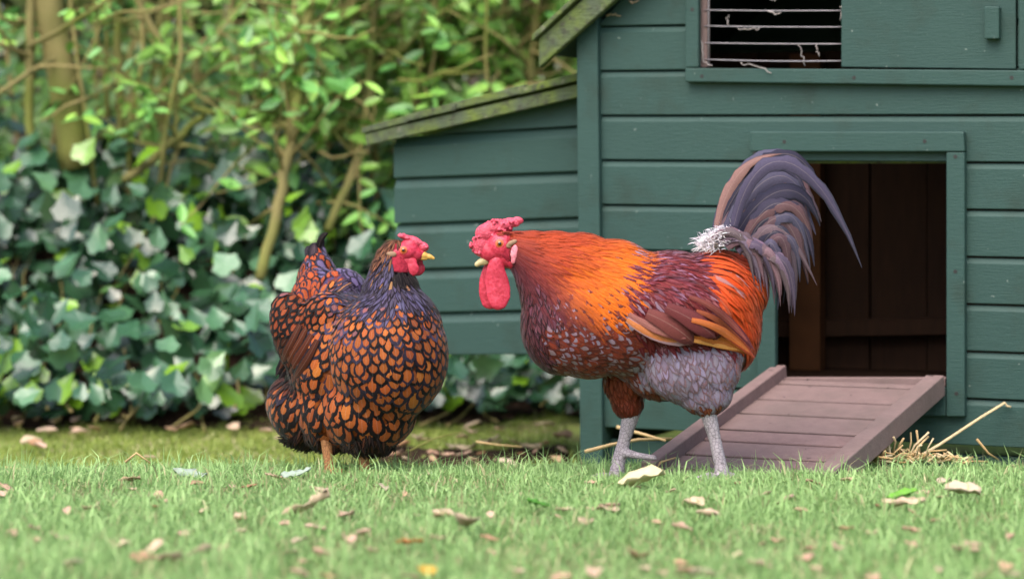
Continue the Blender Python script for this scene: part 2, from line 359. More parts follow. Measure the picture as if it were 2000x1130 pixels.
def tube(pts, r, name, mat, parent=None, seg=6, r1=None):
    V, F = [], []; n = len(pts)
    for i, p in enumerate(pts):
        t = (pts[min(i + 1, n - 1)] - pts[max(i - 1, 0)]).normalized()
        a = t.cross(Vector((.3, .9, .2))).normalized(); b = t.cross(a); rr = r if r1 is None else r + (r1 - r) * i / (n - 1)
        for k in range(seg):
            q = 2 * math.pi * k / seg; V.append(p + (a * math.cos(q) + b * math.sin(q)) * rr)
    for i in range(n - 1):
        for k in range(seg): F.append((i * seg + k, i * seg + (k + 1) % seg, (i + 1) * seg + (k + 1) % seg, (i + 1) * seg + k))
    F.append(list(range(seg))[::-1]); F.append([(n - 1) * seg + k for k in range(seg)])
    return mesh(name, V, F, mat, parent, smooth=True)
for y0, y1 in ((-48, -46), (-14, -13), (20, 21), (51, 53), (84, 86), (116, 119)):
    pts = []
    for k in range(9):
        t = k / 8; u, v = wuv(1376 + 270 * t, y0 + (y1 - y0) * t + (2.0 if y0 > 100 else .8) * math.sin(t * 3.1), -.010); pts.append(W(u, v, -.010))
    tube(pts, .0011, 'wire', M['wire'], coop)
tube([W(*wuv(1384, y, -.0125), -.0125) for y in (-60, 30, 128)], .0011, 'wire', M['wire'], coop)
# pop hole frame
frame_piece('door_frame', 1848, 297, 1884, 813, .020, .0005); frame_piece('door_frame', 1478, 297, 1514, 813, .020, .0005)
prism('door_frame', [((wuv(1464, 296, .022), wuv(1884, 296, .022), wuv(1882, 257, .022), wuv(1465, 257, .022)), .022, .0005)], M['paint'], coop, .0025)
prism('door_frame', [(pq(1515, 756, 1847, 812, .017), .017, .0005)], M['paint'], coop, .002)
prism('door_lintel', [(pq(1512, 297, 1848, 319, -.018), -.018, -.045)], M['moss'], coop)
prism('door_sill', [(pq(1516, 737, 1847, 755, .01), .014, -.017)], M['ramp'], coop, .002)
for x, y, wf in ((1532, 277, .022), (1806, 276, .022), (1866, 306, .020), (1866, 530, .020), (1868, 768, .020), (1371, 149, .020), (1668, 152, .020), (1976, 152, .020), (1352, 19, .018), (1474, 300, .02)):
    p = W(*wuv(x, y, wf), wf); V = [p + (U3 * math.cos(a) + Vector((0, 0, 1)) * math.sin(a)) * .0042 + N3 * .0006 for a in [k * math.pi / 4 for k in range(8)]]
    mesh('screw', V + [v - N3 * .003 for v in V], [list(range(8))[::-1]] + [(k, (k + 1) % 8, 8 + (k + 1) % 8, 8 + k) for k in range(8)], M['screw'], coop)
# nest box on the left side
NB = -.10
nbR = [247, 335, 424, 516, 603, 691, 780]; nbL = [268, 348, 437, 526, 612, 694, 780]
def nbl(i, px): t = (px - 770) / (1127 - 770); return nbL[i] + (nbR[i] - nbL[i]) * t
def roofy(px): return 287 + (190 - 287) * (px - 770) / (1127 - 770)
for i in range(5):
    xl, xr = 769 + 1.2 * i, 1150
    a, b = wuv(xl, nbl(i + 1, xl) - .6, NB), wuv(xr, nbl(i + 1, xr) - .6, NB)
    c, d = wuv(xr, nbl(i, xr), NB), wuv(xl, nbl(i, xl), NB)
    prism('nest_box_board', [((a, b, c, d), NB, NB - .024, (.023, .013))], M['paint'], coop)
a, b = wuv(769, nbl(0, 769) + -2.5, NB), wuv(1150, nbl(0, 1150) - 2.5, NB)
xm = 830
prism('nest_box_board', [((wuv(838, nbl(0, 838) - 2.5, NB), b, wuv(1150, roofy(1150) - 8, NB), wuv(838, roofy(838) - 5, NB)), NB, NB - .014)], M['paint'], coop)
prism('nest_box_lining', [((wuv(776, 686, NB), wuv(1150, 684, NB), wuv(1150, 180, NB), wuv(776, 284, NB)), NB - .026, NB - .032)], M['paint'], coop)
un, vn = wuv(770, 690, NB); ue, ve = wuv(1150, 690, NB)
prism('nest_box_side', [(((un - .0, vn + .005), (un + .014, vn + .005), (un + .014, wuv(775, 295, NB)[1]), (un, wuv(770, 297, NB)[1])), NB - .0325, NB - .46)], M['paint'], coop)
prism('nest_box_floor', [(((un + .015, vn + .004), (0, ve + .004), (0, ve + .018), (un + .015, vn + .018)), NB - .0325, NB - .46)], M['paint'], coop)
prism('nest_box_back', [(((un, vn), (0, ve), (0, wuv(1127, 200, NB)[1]), (un, wuv(770, 300, NB)[1])), NB - .461, NB - .475)], M['paint'], coop)
WR = NB + .045
prism('nest_box_fascia', [((wuv(716, 284, WR), wuv(1133, 189, WR), wuv(1133, 164, WR), wuv(712, 262, WR)), WR, WR - .018)], M['moss'], coop, .002)
for k, (x0, x1, o0, o1) in enumerate(((708, 800, 0, -2), (796, 893, -5, -5), (885, 1026, -8, -9), (1016, 1136, -6, -8))):
    f = lambda px: 262 + (164 - 262) * (px - 712) / (1133 - 712)
    prism('nest_box_roof_board', [((wuv(x0, f(x0) - 2 + o0 * .6, WR), wuv(x1, f(x1) - 2 + o1 * .6, WR), wuv(x1, f(x1) - 15 + o1, WR), wuv(x0, f(x0) - 13 + o0, WR)), WR + .004 + .004 * (k % 2), NB - .50)], M['moss'], coop, .002)

# ------------------------------------------------------------------ ramp
RD = Vector((-math.sin(R(29)), -math.cos(R(29)), 0)); RS = Vector((math.cos(R(27)), -math.sin(R(27)), 0))
u_, v_ = wuv(1667, 744, .02); RT = W(u_, v_, .024)
RL = .60; RF = RT + RD * RL; RF.z = .016
ramp = empty('coop_ramp', (RF.x, RF.y, 0), 'weathered mauve brown wooden ramp with raised side rails at the pop hole', 'ramp')
rl = (RF - RT); rn = rl.cross(RS).normalized(); rn = rn if rn.z > 0 else -rn
def rbox(name, s0, s1, t0, t1, h0, h1, jig=0, bev=.0025):
    V = []
    for h in (h0, h1):
        for s, t in ((s0, t0), (s1, t0), (s1, t1), (s0, t1)): V.append(RT + RS * s + rl * (t + random.uniform(-jig, jig)) + rn * (h + random.uniform(-jig, jig) * .1))
    o = mesh(name, V, [(3, 2, 1, 0), (4, 5, 6, 7), (0, 1, 5, 4), (1, 2, 6, 5), (2, 3, 7, 6), (3, 0, 4, 7)], M['ramp'], ramp)
    m = o.modifiers.new('bevel', 'BEVEL'); m.width = bev; m.segments = 2; return o
tt = [0.0, .055, .225, .38, .545, .66, .80, .93, 1.0]
for a, b in zip(tt, tt[1:]): rbox('plank', -.150, .152, a + .010, b - .008, -.016, 0, .003)
rbox('rail', -.178, -.149, -.03, 1.0, -.018, .024); rbox('rail', .153, .190, -.01, 1.0, -.024, .018)

# ------------------------------------------------------------------ feathers
class Batch:
    def __init__(s): s.V, s.F, s.uv, s.c1, s.c2, s.n = [], [], [], [], [], 0
    def add(s, g):
        V, F, uv, c1, c2 = g; s.V.append(V); s.F.append(F + s.n); s.uv.append(uv); s.c1.append(c1); s.c2.append(c2); s.n += len(V)
    def build(s, name, parent, kind='stuff'):
        if not s.V: return None
        o = bigmesh(name, np.concatenate(s.V), np.concatenate(s.F), M['feather'], parent, True, dict(fuv=('FLOAT_VECTOR', np.concatenate(s.uv)), c1=('FLOAT_COLOR', np.concatenate(s.c1)), c2=('FLOAT_COLOR', np.concatenate(s.c2))))
        if kind: o['kind'] = kind
        return o
def prof(t, lance):
    if lance: return max(.04, (.55 + .45 * min(1, t / .35)) * (1 - max(0, (t - .35) / .65) ** 2.2))
    return max(.05, (.55 + .45 * min(1, t / .5)) * (math.sqrt(max(0, 1 - max(0, (t - .5) / .5) ** 2.4))))
def feather(pts, nrms, Wd, c1, c2, ew, lance=False, nu=3, arch=.10, fray=0.0):
    K = len(pts); V = np.zeros((K * nu, 3)); uv = np.zeros((K * nu, 3))
    for i in range(K):
        t = i / (K - 1); tg = (pts[min(i + 1, K - 1)] - pts[max(i - 1, 0)]); n = nrms[i]
        side = tg.cross(n); side = side.normalized() if side.length > 1e-9 else Vector((1, 0, 0)); w_ = Wd * .5 * prof(t, lance); fr_ = (1 - fray * random.random() ** 2, 1 - fray * random.random() ** 2)
        for j in range(nu):
            a = -1 + 2 * j / (nu - 1); q = pts[i] + side * (a * w_ * (fr_[0] if a < 0 else fr_[1])) + n * (arch * w_ * (1 - a * a) - arch * w_ * .5)
            V[i * nu + j] = q; uv[i * nu + j] = (a, t, ew)
    F = np.array([(i * nu + j, i * nu + j + 1, (i + 1) * nu + j + 1, (i + 1) * nu + j) for i in range(K - 1) for j in range(nu - 1)])
    rgba = lambda c: np.tile(np.append(np.array(c) * .58, 1.0), (K * nu, 1))
    return V, F, uv, rgba(c1), rgba(c2)
def one(name, g, parent):
    b = Batch(); b.add(g); return b.build(name, parent, None)
def surface_path(bvh, p, n, d, L, K, lift, lift0=.0008, droop=0):
    pts, ns = [p + n * lift0], [n]; cur = p.copy(); d = (d - n * d.dot(n)).normalized(); st = L / (K - 1)
    for k in range(1, K):
        q = cur + d * st; loc, nn, _, dist = bvh.find_nearest(q)
        if loc is None or dist > .011: nn = ns[-1]; loc = q
        t = k / (K - 1); cur = loc; pts.append(loc + nn * (lift0 + lift * t)); nn = (nn * .6 + ns[-1] * .4).normalized(); ns.append(nn)
        d = (d - nn * d.dot(nn)); d = d.normalized() if d.length > 1e-6 else Vector((0, 0, -1))
    return pts, ns
def vary(c, k=.15, h=.06): return np.clip(np.array(c) * (1 + random.uniform(-k, k)) * (1 + rng.uniform(-h, h, 3)), 0, 1.6)

def blob(elems, voxel, smooth=6, factor=.5):
    """union of ellipsoids (centre, radii, axis-rotation matrix or None) -> one continuous skin"""
    bm = bmesh.new()
    for c, r, rot in elems:
        m = Matrix.Translation(c) @ (rot.to_4x4() if rot else Matrix.Identity(4)) @ Matrix.Diagonal((*r, 1)); bmesh.ops.create_icosphere(bm, subdivisions=3, radius=1, matrix=m)
    me = bpy.data.meshes.new('tmp'); bm.to_mesh(me); bm.free(); o = bpy.data.objects.new('tmp', me); C.objects.link(o)
    a = o.modifiers.new('r', 'REMESH'); a.mode = 'VOXEL'; a.voxel_size = voxel
    b = o.modifiers.new('s', 'SMOOTH'); b.iterations = smooth; b.factor = factor
    dg = bpy.context.evaluated_depsgraph_get(); out = bpy.data.meshes.new_from_object(o.evaluated_get(dg)); bpy.data.objects.remove(o); bpy.data.meshes.remove(me)
    out.polygons.foreach_set('use_smooth', [True] * len(out.polygons)); return out
def capsule(pts, n=8):
    """pts [(Vector, r)] -> spheres strung densely along the polyline"""
    out = []
    for (p, r), (q, s) in zip(pts, pts[1:]):
        for k in range(n + 1): t = k / n; rr = r + (s - r) * t; out.append((p.lerp(q, t), (rr,) * 3, None))
    return out
def roty(a): return Matrix.Rotation(a, 3, 'Y')

class Bird:
    def __init__(s, Y): s.Y = Y; s.s = Y / FPX
    def p(s, px, py, d=0): return P(px, py, s.Y) + Vector((0, d, 0))
    def px(s, v): return 1000 + v.x * FPX / s.Y, HZ + (CAMH - v.z) * FPX / s.Y
    def el(s, px, py, rx, rz, ry, d=0, rot=0): return (s.p(px, py, d), (rx * s.s, ry * s.s, rz * s.s), roty(R(rot)) if rot else None)

def plume(bird, root, body, bvh, region, nsamp, indiv=300):
    me = body.data; me.calc_loop_triangles()
    co = np.array([v.co for v in me.vertices]); tr = np.array([t.vertices for t in me.loop_triangles]); A, B, D_ = co[tr[:, 0]], co[tr[:, 1]], co[tr[:, 2]]
    cr = np.cross(B - A, D_ - A); ar = np.linalg.norm(cr, axis=1); pick = rng.choice(len(tr), nsamp, p=ar / ar.sum())
    r1 = np.sqrt(rng.random(nsamp))[:, None]; r2 = rng.random(nsamp)[:, None]
    pts = (1 - r1) * A[pick] + r1 * (1 - r2) * B[pick] + r1 * r2 * D_[pick]; nr = cr[pick] / ar[pick][:, None]
    grid, cs, items = {}, .02, []
    for p, n in zip(pts, nr):
        g = region(Vector(p), Vector(n))
        if not g: continue
        r = g['sp']; k = tuple((p // cs).astype(int)); ok = True
        for dx in (-1, 0, 1):
            for dy in (-1, 0, 1):
                for dz in (-1, 0, 1):
                    for q, rq in grid.get((k[0] + dx, k[1] + dy, k[2] + dz), ()):
                        if (q[0] - p[0]) ** 2 + (q[1] - p[1]) ** 2 + (q[2] - p[2]) ** 2 < (min(r, rq)) ** 2: ok = False; break
                    if not ok: break
                if not ok: break
            if not ok: break
        if ok: grid.setdefault(k, []).append((p, r)); items.append((Vector(p), Vector(n), g))
    parts, singles = {}, []
    for p, n, g in items:
        K = g.get('K', 5); a = random.gauss(0, g.get('jit', .10)); d = Matrix.Rotation(a, 3, n) @ g['dir']; L = g['L'] * random.uniform(.85, 1.15)
        ps, ns = surface_path(bvh, p, n, d, L, K, g['lift'] * random.uniform(.7, 1.35))
        ge = feather(ps, ns, g['W'] * random.uniform(.9, 1.1), g['c1'], g['c2'], g['ew'], g.get('lance', False), g.get('nu', 3))
        face = n.dot(Vector((0, -1, 0)))
        if g.get('single') and face > .1: singles.append((face * g['W'] * L, ge))
        else: parts.setdefault(g['part'], Batch()).add(ge)
    singles.sort(key=lambda t: -t[0])
    for _, ge in singles[:indiv]: one('feather', ge, root)
    for _, ge in singles[indiv:]: parts.setdefault('body_plumage', Batch()).add(ge)
    for k, b in parts.items(): b.build(k, root)

def body_obj(root, elems, voxel, region, base=(.62, .05, .09)):
    me = blob(elems, voxel, 8); o = link('body', me, M['under'], root)
    cols = np.zeros((len(me.vertices), 4)); cols[:, 3] = 1
    for i, v in enumerate(me.vertices):
        g = region(v.co, v.normal); cols[i, :3] = np.array(g['c1'] if g else base) * .35 + np.array(g['c2'] if g else base) * .25
    at = me.attributes.new('c1', 'FLOAT_COLOR', 'POINT'); at.data.foreach_set('color', cols.ravel().astype(np.float32))
    return o, BVHTree.FromPolygons([v.co for v in me.vertices], [p.vertices[:] for p in me.polygons])

def eye(bird, root, px, py, d, r, side=-1):
    c = bird.p(px, py, d)
    def disc(name, rad, off, mat, par, bulge=.35):
        bm = bmesh.new(); bmesh.ops.create_uvsphere(bm, u_segments=20, v_segments=12, radius=1, matrix=Matrix.Translation(c + Vector((0, side * off, 0))) @ Matrix.Diagonal((rad, rad * bulge, rad, 1)))
        me = bpy.data.meshes.new(name); bm.to_mesh(me); bm.free(); me.polygons.foreach_set('use_smooth', [True] * len(me.polygons)); return link(name, me, mat, par)
    disc('eyelid', r * 1.4, 0, M['lid'], root, .28); e = disc('eye', r, .0005, M['iris'], root, .6); disc('pupil', r * .62, r * .44, M['pupil'], e, .5)

def leg(bird, root, chain, toes, mat, voxel=.0022):
    el = capsule([(bird.p(x, y, d), r * bird.s) for x, y, d, r in chain], 10)
    for tz in toes: el += capsule([(q, r) for q, r in tz], 7)
    return link('leg', blob(el, voxel, 3), mat, root)
def toe_set(foot, heading, L, r, gz):
    out = []
    for a, l in ((-32, .85), (0, 1.), (32, .85), (172, .5)):
        d = Vector((math.cos(heading + R(a)), math.sin(heading + R(a)), 0)); b = foot
        out.append([(b, r * 1.1), (b + d * L * l * .4 + Vector((0, 0, .006)), r * .95), (b + d * L * l * .8 + Vector((0, 0, -.002)), r * .7), (b + d * L * l - Vector((0, 0, .008)), r * .3)])
    return out

# ------------------------------------------------------------------ rooster (faces left, side on)
rb = Bird(4.60)
rooster = empty('rooster', (rb.p(1310, 900).x, 4.60, 0), 'large rooster with orange neck, slate arched tail and pink comb before the ramp', 'rooster')
MAR, LAV, RED, ORG, ORR, DK, BRN = srgb(120, 32, 42), srgb(172, 158, 186), srgb(182, 62, 26), srgb(244, 116, 14), srgb(236, 78, 18), srgb(36, 20, 26), srgb(128, 56, 32)
def lerp(a, b, t): t = min(1, max(0, t)); return np.array(a) * (1 - t) + np.array(b) * t
def D2(dx, dy): return Vector((dx, 0, -dy)).normalized()
def cape_edge(x):  # lower border of the neck cape in photo rows
    return np.interp(x, [985, 1005, 1035, 1080, 1120, 1165, 1195, 1215, 1226], [515, 535, 555, 578, 586, 578, 545, 500, 450])
def rooster_region(p, n):
    x, y = rb.px(p); S = rb.s
    if x < 996 and y < 515: return None
    ce = cape_edge(x) + random.gauss(0, 15)
    if y < ce and x < 1226 + random.gauss(0, 14):
        tx = (x - 1000) / 260; ty = (y - 450) / 150
        front = max(0, (ty * 1.05 - tx * 1.7 + .05)) ; c = lerp(RED, ORG, (tx * 1.5 + ty * .9 - .62) * 1.5 + random.uniform(-.2, .2))
        c = lerp(c, srgb(214, 92, 40), .7 * max(0, .35 - ty)); c = lerp(c, srgb(104, 40, 50), front * 2.3)
        d = D2(1, .30 + .75 * max(0, ty) + .5 * max(0, front))
        return dict(part='hackle', dir=d, L=(56 + 30 * tx) * S, W=7.4 * S, c1=vary(c, .09, .03), c2=vary(c * .9, .09, .03), ew=.3, lance=True, K=6, sp=4.1 * S, lift=.0026, jit=.06)
    if y > 742 + .0 * x and x < 1282 or (x < 1275 and y > 735 and p.y > rb.Y + .01 and x > 1170):
        return dict(part='thigh_plumage', dir=D2(.12, 1), L=26 * S, W=12 * S, c1=vary(lerp(BRN, srgb(110, 34, 22), (y - 760) / 60), .2), c2=vary(BRN * .6, .2), ew=.3, lance=True, sp=7 * S, lift=.004, jit=.2)
    if x > 1240 and y > 660 + (x - 1240) * .03:
        t = (y - 770) / 22
        if t > 0 and random.random() < t + .3: return dict(part='thigh_plumage', dir=D2(.15, 1), L=24 * S, W=9 * S, c1=vary(lerp(srgb(150, 95, 70), srgb(126, 46, 22), t), .2), c2=vary(BRN * .7, .2), ew=.3, lance=True, sp=6.5 * S, lift=.004, jit=.2)
        rr = max(0, (x - 1400) / 50); c = lerp(lerp(LAV, srgb(140, 125, 145), random.random() * .8), srgb(170, 76, 44), rr * .5 if random.random() < .4 + .4 * rr else 0)
        return dict(part='thigh_plumage', single=True, dir=D2(.35, 1), L=random.uniform(30, 44) * S, W=random.uniform(11, 17) * S, lance=random.random() < .6, c1=vary(c * .85, .2), c2=vary(lerp(srgb(126, 108, 122), srgb(168, 88, 60), random.random() * (.25 + .75 * rr)), .15), ew=.28, sp=7.2 * S, lift=.003, nu=5, jit=.28)
    if x > 1362 + random.gauss(0, 12) + max(0, (y - 500)) * .2 and y < 665 and x - 1362 > (y - 560) * .9:      # saddle
        tx = (x - 1345) / 150; c = lerp(ORR, srgb(226, 92, 40), random.random()); c = lerp(c, srgb(150, 60, 70), .55 * max(0, (505 - y) / 25)); 
        if random.random() < .04: c = srgb(190, 130, 130)
        return dict(part='saddle_plumage', dir=D2(1, .38 + 1.5 * max(0, tx) ** 1.2 + .4 * max(0, (y - 520) / 100)), L=(70 + 18 * random.random()) * S, W=8.5 * S, c1=vary(c, .18), c2=vary(c * .7, .18), ew=.28, lance=True, K=6, sp=5. * S, lift=.007, jit=.12)
    if x > 1190 + max(0, (y - 540) * .45) and y < 662:                                      # back, shoulder, wing bow
        mix = random.random(); c = lerp(lerp(MAR, srgb(132, 48, 48), random.random()), srgb(150, 110, 140), mix ** 3.0 * .9); c = lerp(c, srgb(176, 150, 170), .6 * max(0, (503 - y) / 20))
        if y > 560 and mix > .72: c = lerp(srgb(150, 124, 146), srgb(150, 76, 70), random.random())
        return dict(part='wing_plumage', dir=D2(.75, .35 + .5 * max(0, (y - 500) / 80)), L=44 * S, W=(9 if y < 570 else 13) * S, c1=vary(c, .2), c2=vary(MAR * .6, .3), ew=.2, lance=True, sp=(5.2 if y < 570 else 6.5) * S, lift=.003, jit=.15)
    t = (x - 1035) / 60 - .5 * max(0, (640 - y) / 60)
    if t < random.uniform(-.1, .8):                               # front of breast: dark narrow feathers
        c = lerp(srgb(84, 26, 30), srgb(128, 78, 100), random.random() * .65)
        return dict(part='breast_plumage', dir=D2(.35, 1), L=36 * S, W=11 * S, c1=vary(c, .2), c2=vary(DK, .3), ew=.2, lance=True, sp=7 * S, lift=.003)
    low = max(0, (y - 660) / 80); c = lerp(LAV, srgb(150, 112, 120), min(1, random.random() * .6 + low * .45)); c = lerp(c, srgb(140, 96, 96), .25) if random.random() > .40 else lerp(srgb(158, 62, 38), srgb(122, 52, 42), random.random())
    return dict(part='breast_plumage', single=True, dir=D2(1, .42), L=28 * S, W=17 * S, c1=vary(c * .9, .14), c2=vary(lerp(srgb(140, 58, 40), srgb(86, 40, 40), random.random() * .9), .2), ew=.42, sp=8.6 * S, lift=.002, nu=5, jit=.16)
E = rb.el
r_el = [E(1098, 632, 80, 100, 78), E(1150, 622, 108, 117, 104), E(1230, 612, 118, 124, 120), E(1310, 604, 120, 114, 118), E(1392, 590, 88, 102, 100), E(1425, 635, 55, 92, 78), E(1455, 560, 42, 60, 50),
    E(1200, 560, 90, 92, 90), E(1092, 566, 76, 102, 68), E(1135, 545, 85, 90, 76), E(1060, 532, 52, 78, 50), E(1085, 515, 62, 64, 50), E(1040, 490, 40, 40, 36), E(1038, 505, 42, 54, 40), E(1008, 488, 34, 38, 32), E(980, 480, 31, 31, 25),
    E(1350, 712, 92, 74, 52, -.055), E(1372, 764, 52, 38, 34, -.06), E(1376, 786, 26, 20, 22, -.06), E(1222, 742, 42, 56, 40, .045), E(1228, 790, 30, 32, 27, .045), E(1290, 720, 70, 60, 60, .0), E(1325, 600, 92, 58, 28, -.098, 22), E(1325, 600, 92, 58, 28, .098, 22)]
body, bvh = body_obj(rooster, r_el, .0055, rooster_region)
plume(rb, rooster, body, bvh, rooster_region, 60000, 300)
def on_body(px, py, off, dflt):
    o = rb.p(px, py, -.5); hit = bvh.ray_cast(o, Vector((0, 1, 0)), 1.0)[0]
    return Vector((o.x, (hit.y if hit else dflt) - off, o.z))
def curve2(c, n):
    c = [np.array(q, float) for q in c]; out = []
    for k in range(n):
        t = k / (n - 1)
        if len(c) == 3: out.append((1 - t) ** 2 * c[0] + 2 * t * (1 - t) * c[1] + t * t * c[2])
        else: out.append((1 - t) ** 3 * c[0] + 3 * t * (1 - t) ** 2 * c[1] + 3 * t * t * (1 - t) * c[2] + t ** 3 * c[3])
    return out
CO = srgb(226, 130, 62)
for c, wd, off, c1, c2, ew in [
    ([(1338, 655), (1392, 664), (1446, 680)], 12, .006, srgb(240, 170, 90), srgb(200, 120, 60), .2), ([(1330, 645), (1396, 652), (1456, 686)], 18, .008, CO, srgb(170, 80, 44), .14), ([(1334, 632), (1396, 638), (1460, 688)], 18, .010, CO, srgb(190, 96, 50), .14),
    ([(1340, 616), (1404, 626), (1463, 690)], 17, .012, srgb(210, 116, 60), srgb(160, 70, 44), .16), ([(1350, 600), (1410, 614), (1466, 692)], 15, .014, srgb(190, 100, 66), srgb(112, 52, 46), .2), ([(1335, 572), (1400, 590), (1462, 676)], 16, .016, srgb(140, 70, 66), srgb(96, 40, 48), .2),
    ([(1256, 604), (1312, 626), (1346, 662)], 40, .007, srgb(128, 66, 64), srgb(110, 52, 54), .15), ([(1292, 592), (1345, 612), (1386, 650)], 36, .009, srgb(124, 58, 58), srgb(104, 46, 50), .15),
    ([(1218, 616), (1262, 650), (1336, 664)], 20, .014, srgb(222, 128, 78), srgb(186, 150, 150), .3), ([(1222, 606), (1268, 636), (1330, 652)], 18, .012, srgb(170, 110, 100), srgb(140, 80, 80), .2)]:
    ps = [on_body(x, y, off, rb.Y - .1) for x, y in curve2(c, 9)]
    ds = sorted(p.y for p in ps); med = ds[len(ds) // 2]
    for p in ps: p.y = max(min(p.y, med + .02), med - .02) - .010
    for i in range(1, 8): ps[i].y = (ps[i - 1].y + ps[i].y + ps[i + 1].y) / 3
    one('wing_feather', feather(ps, [Vector((0, -1, .15)).normalized()] * 9, wd * rb.s, vary(c1, .05), vary(c2, .05), ew, False, 5, .25), rooster)
SL, SL2, SLP, SLO = srgb(86, 82, 104), srgb(50, 48, 66), srgb(112, 92, 102), srgb(196, 126, 84)
tail = [([(1432, 440), (1474, 246), (1590, 284), (1681, 522)], 36, -.016, SL), ([(1402, 446), (1424, 360), (1452, 306), (1530, 300)], 26, .030, srgb(150, 112, 104))]
for k in range(26):                                             # the arched fan, back to front
    t = k / 25; b0 = np.array((1402 + 88 * t ** 1.1, 446 + 78 * t)); tip = np.array((np.interp(t, [0, .3, .5, .7, .85, 1], [1580, 1594, 1590, 1566, 1548, 1524]), np.interp(t, [0, .3, .5, .7, .85, 1], [380, 430, 500, 560, 575, 592])))
    up = np.array((np.interp(t, [0, .4, 1], [1470, 1488, 1504]), np.interp(t, [0, .4, 1], [276, 350, 446]))); far = np.array((np.interp(t, [0, .4, 1], [1552, 1570, 1536]), np.interp(t, [0, .4, 1], [268, 335, 470])))
    jx = lambda: rng.normal(0, 13, 2)
    tail.append(([tuple(b0), tuple(up + jx()), tuple(far + jx()), tuple(tip + jx())], random.uniform(34, 50) * (1 - .25 * t), .034 - .066 * t + random.uniform(-.006, .006), [SL, SL2, SLP, srgb(104, 80, 84), srgb(66, 62, 82)][k % 5]))
    if k % 2 == 0: tail.append(([tuple(b0), tuple(up + jx()), tuple(far + jx()), tuple(tip + jx() + (-14, 4))], random.uniform(34, 46), .045 + .02 * t, SL2))
for k in range(30):                                             # pale coverts over the tail root
    t = random.random(); x0, y0 = 1388 + 98 * t + random.uniform(-6, 6), 466 + 52 * t; tail.append(([(x0, y0), (x0 + 30, y0 - 34), (x0 + 62, y0 - 22 + 14 * t), (x0 + 78 - 16 * t, y0 + 70 + 30 * random.random())], random.uniform(18, 28), -.036 - .016 * random.random(), [SLP, srgb(126, 104, 124), srgb(96, 82, 104), srgb(140, 110, 120)][k % 4]))
for i, (c, wd, d, col) in enumerate(tail):
    q = curve2(c, 22); ps = [rb.p(x, y, d + (.012 * math.sin(3.1 * k / 21) * (-1 if d < .01 else 1))) for k, (x, y) in enumerate(q)]
    tw = random.uniform(-.3, .3); ns = [Vector((tw * .6, -1, .25 + tw + .4 * math.sin(k / 21 * 3))).normalized() for k in range(22)]
    one('tail_feather', feather(ps, ns, wd * rb.s, vary(col, .12), vary(col * .6, .08), .12, True, 7, .3, .35), rooster)
b = Batch()
for k in range(1300):                                            # white down at the tail root
    a = random.random(); x0, y0 = 1376 + 46 * a + random.gauss(0, 9), 478 - 20 * a + random.gauss(0, 8); an = R(random.gauss(135, 28)); L = random.uniform(5, 17); dd = random.gauss(-.012, .02); cv = random.gauss(0, 7)
    ps = [rb.p(x0 + math.cos(an) * L * t + cv * t * t, y0 - math.sin(an) * L * t + abs(cv) * t * t, dd - .016 * t) for t in (0, .25, .5, .75, 1)]
    b.add(feather(ps, [Vector((.1, -1, .3)).normalized()] * 5, random.uniform(1.0, 2.2) * rb.s, vary((1.3, 1.22, 1.26), .15), vary((1.05, .95, 1.02), .2), .3, True))
b.build('white_down', rooster); link('down_tuft', blob([E(1386, 476, 24, 16, 26), E(1404, 466, 20, 20, 26)], .003, 4), M['down'], rooster)
# head
face = blob([E(980, 480, 33, 30, 26), E(996, 484, 16, 26, 27), E(1003, 490, 13, 30, 30), E(1000, 508, 10, 20, 26), E(962, 492, 27, 22, 20), E(990, 500, 22, 24, 20), E(974, 508, 20, 18, 17), E(955, 486, 22, 18, 17)], .0022, 4); link('face', face, M['red'], rooster)
ce_ = [E(940, 478, 18, 24, 15), E(948, 455, 20, 18, 16), E(962, 444, 22, 13, 15), E(982, 440, 22, 10, 13), E(1000, 434, 16, 9, 9, 0, 14), E(1012, 430, 11, 7, 7, 0, 12), E(935, 484, 12, 12, 12)]
for k in range(170):
    t = random.random(); x, y = ((936, 478) if t < .3 else (946, 458)) if t < .55 else (960 + 36 * random.random(), 440)
    a, b_ = random.uniform(0, 6.28), random.uniform(-1, 1); rr = 17 if x < 950 else 11
    ce_.append(E(x + rr * math.cos(a), y + rr * .95 * math.sin(a), *(random.uniform(1.9, 3.6),) * 3, b_ * .014))
link('comb', blob(ce_, .0013, 1), M['comb'], rooster)
beak = blob([E(952, 505, 17, 9, 10, 0, -22), E(942, 510, 13, 7.5, 7.5, 0, -25), E(933, 515, 7, 5.5, 5, 0, -38), E(950, 512, 12, 5, 7, 0, -18)], .0014, 3); link('beak', beak, M['beak_p'], rooster)
for dx, d in ((0, -.015), (-15, .013)):
    path = [(970, 512, 15, 8), (968, 528, 19, 7), (970, 545, 24, 6), (973, 562, 25, 5.5), (974, 578, 24, 5), (973, 590, 19, 5)]
    wt = [E(x + dx * min(1, .3 + k * .07), y, rx, 15, ry, d * (.7 + .02 * k)) for k, (x, y, rx, ry) in enumerate([tuple(np.array(a_) * (1 - q_) + np.array(b_) * q_) for a_, b_ in zip(path, path[1:]) for q_ in (0, .33, .67)] + path[-1:])]
    link('wattle', blob(wt, .0016, 14), M['red'], rooster)
for s in (-1, 1):
    link('earlobe', blob([E(1005, 492, 8, 16, 4, s * .0275, 8), E(1003, 506, 5, 9, 4, s * .0265, 10)], .0014, 3), M['lobe'], rooster)
    link('ear_tuft', blob([E(1000, 473, 11, 5, 4, s * .0265, -24), E(994, 479, 6, 5, 3, s * .0255)], .0014, 2), M['tuft'], rooster)
    eye(rb, rooster, 976, 475, s * .0222, 6.2 * rb.s, s)
b = Batch()
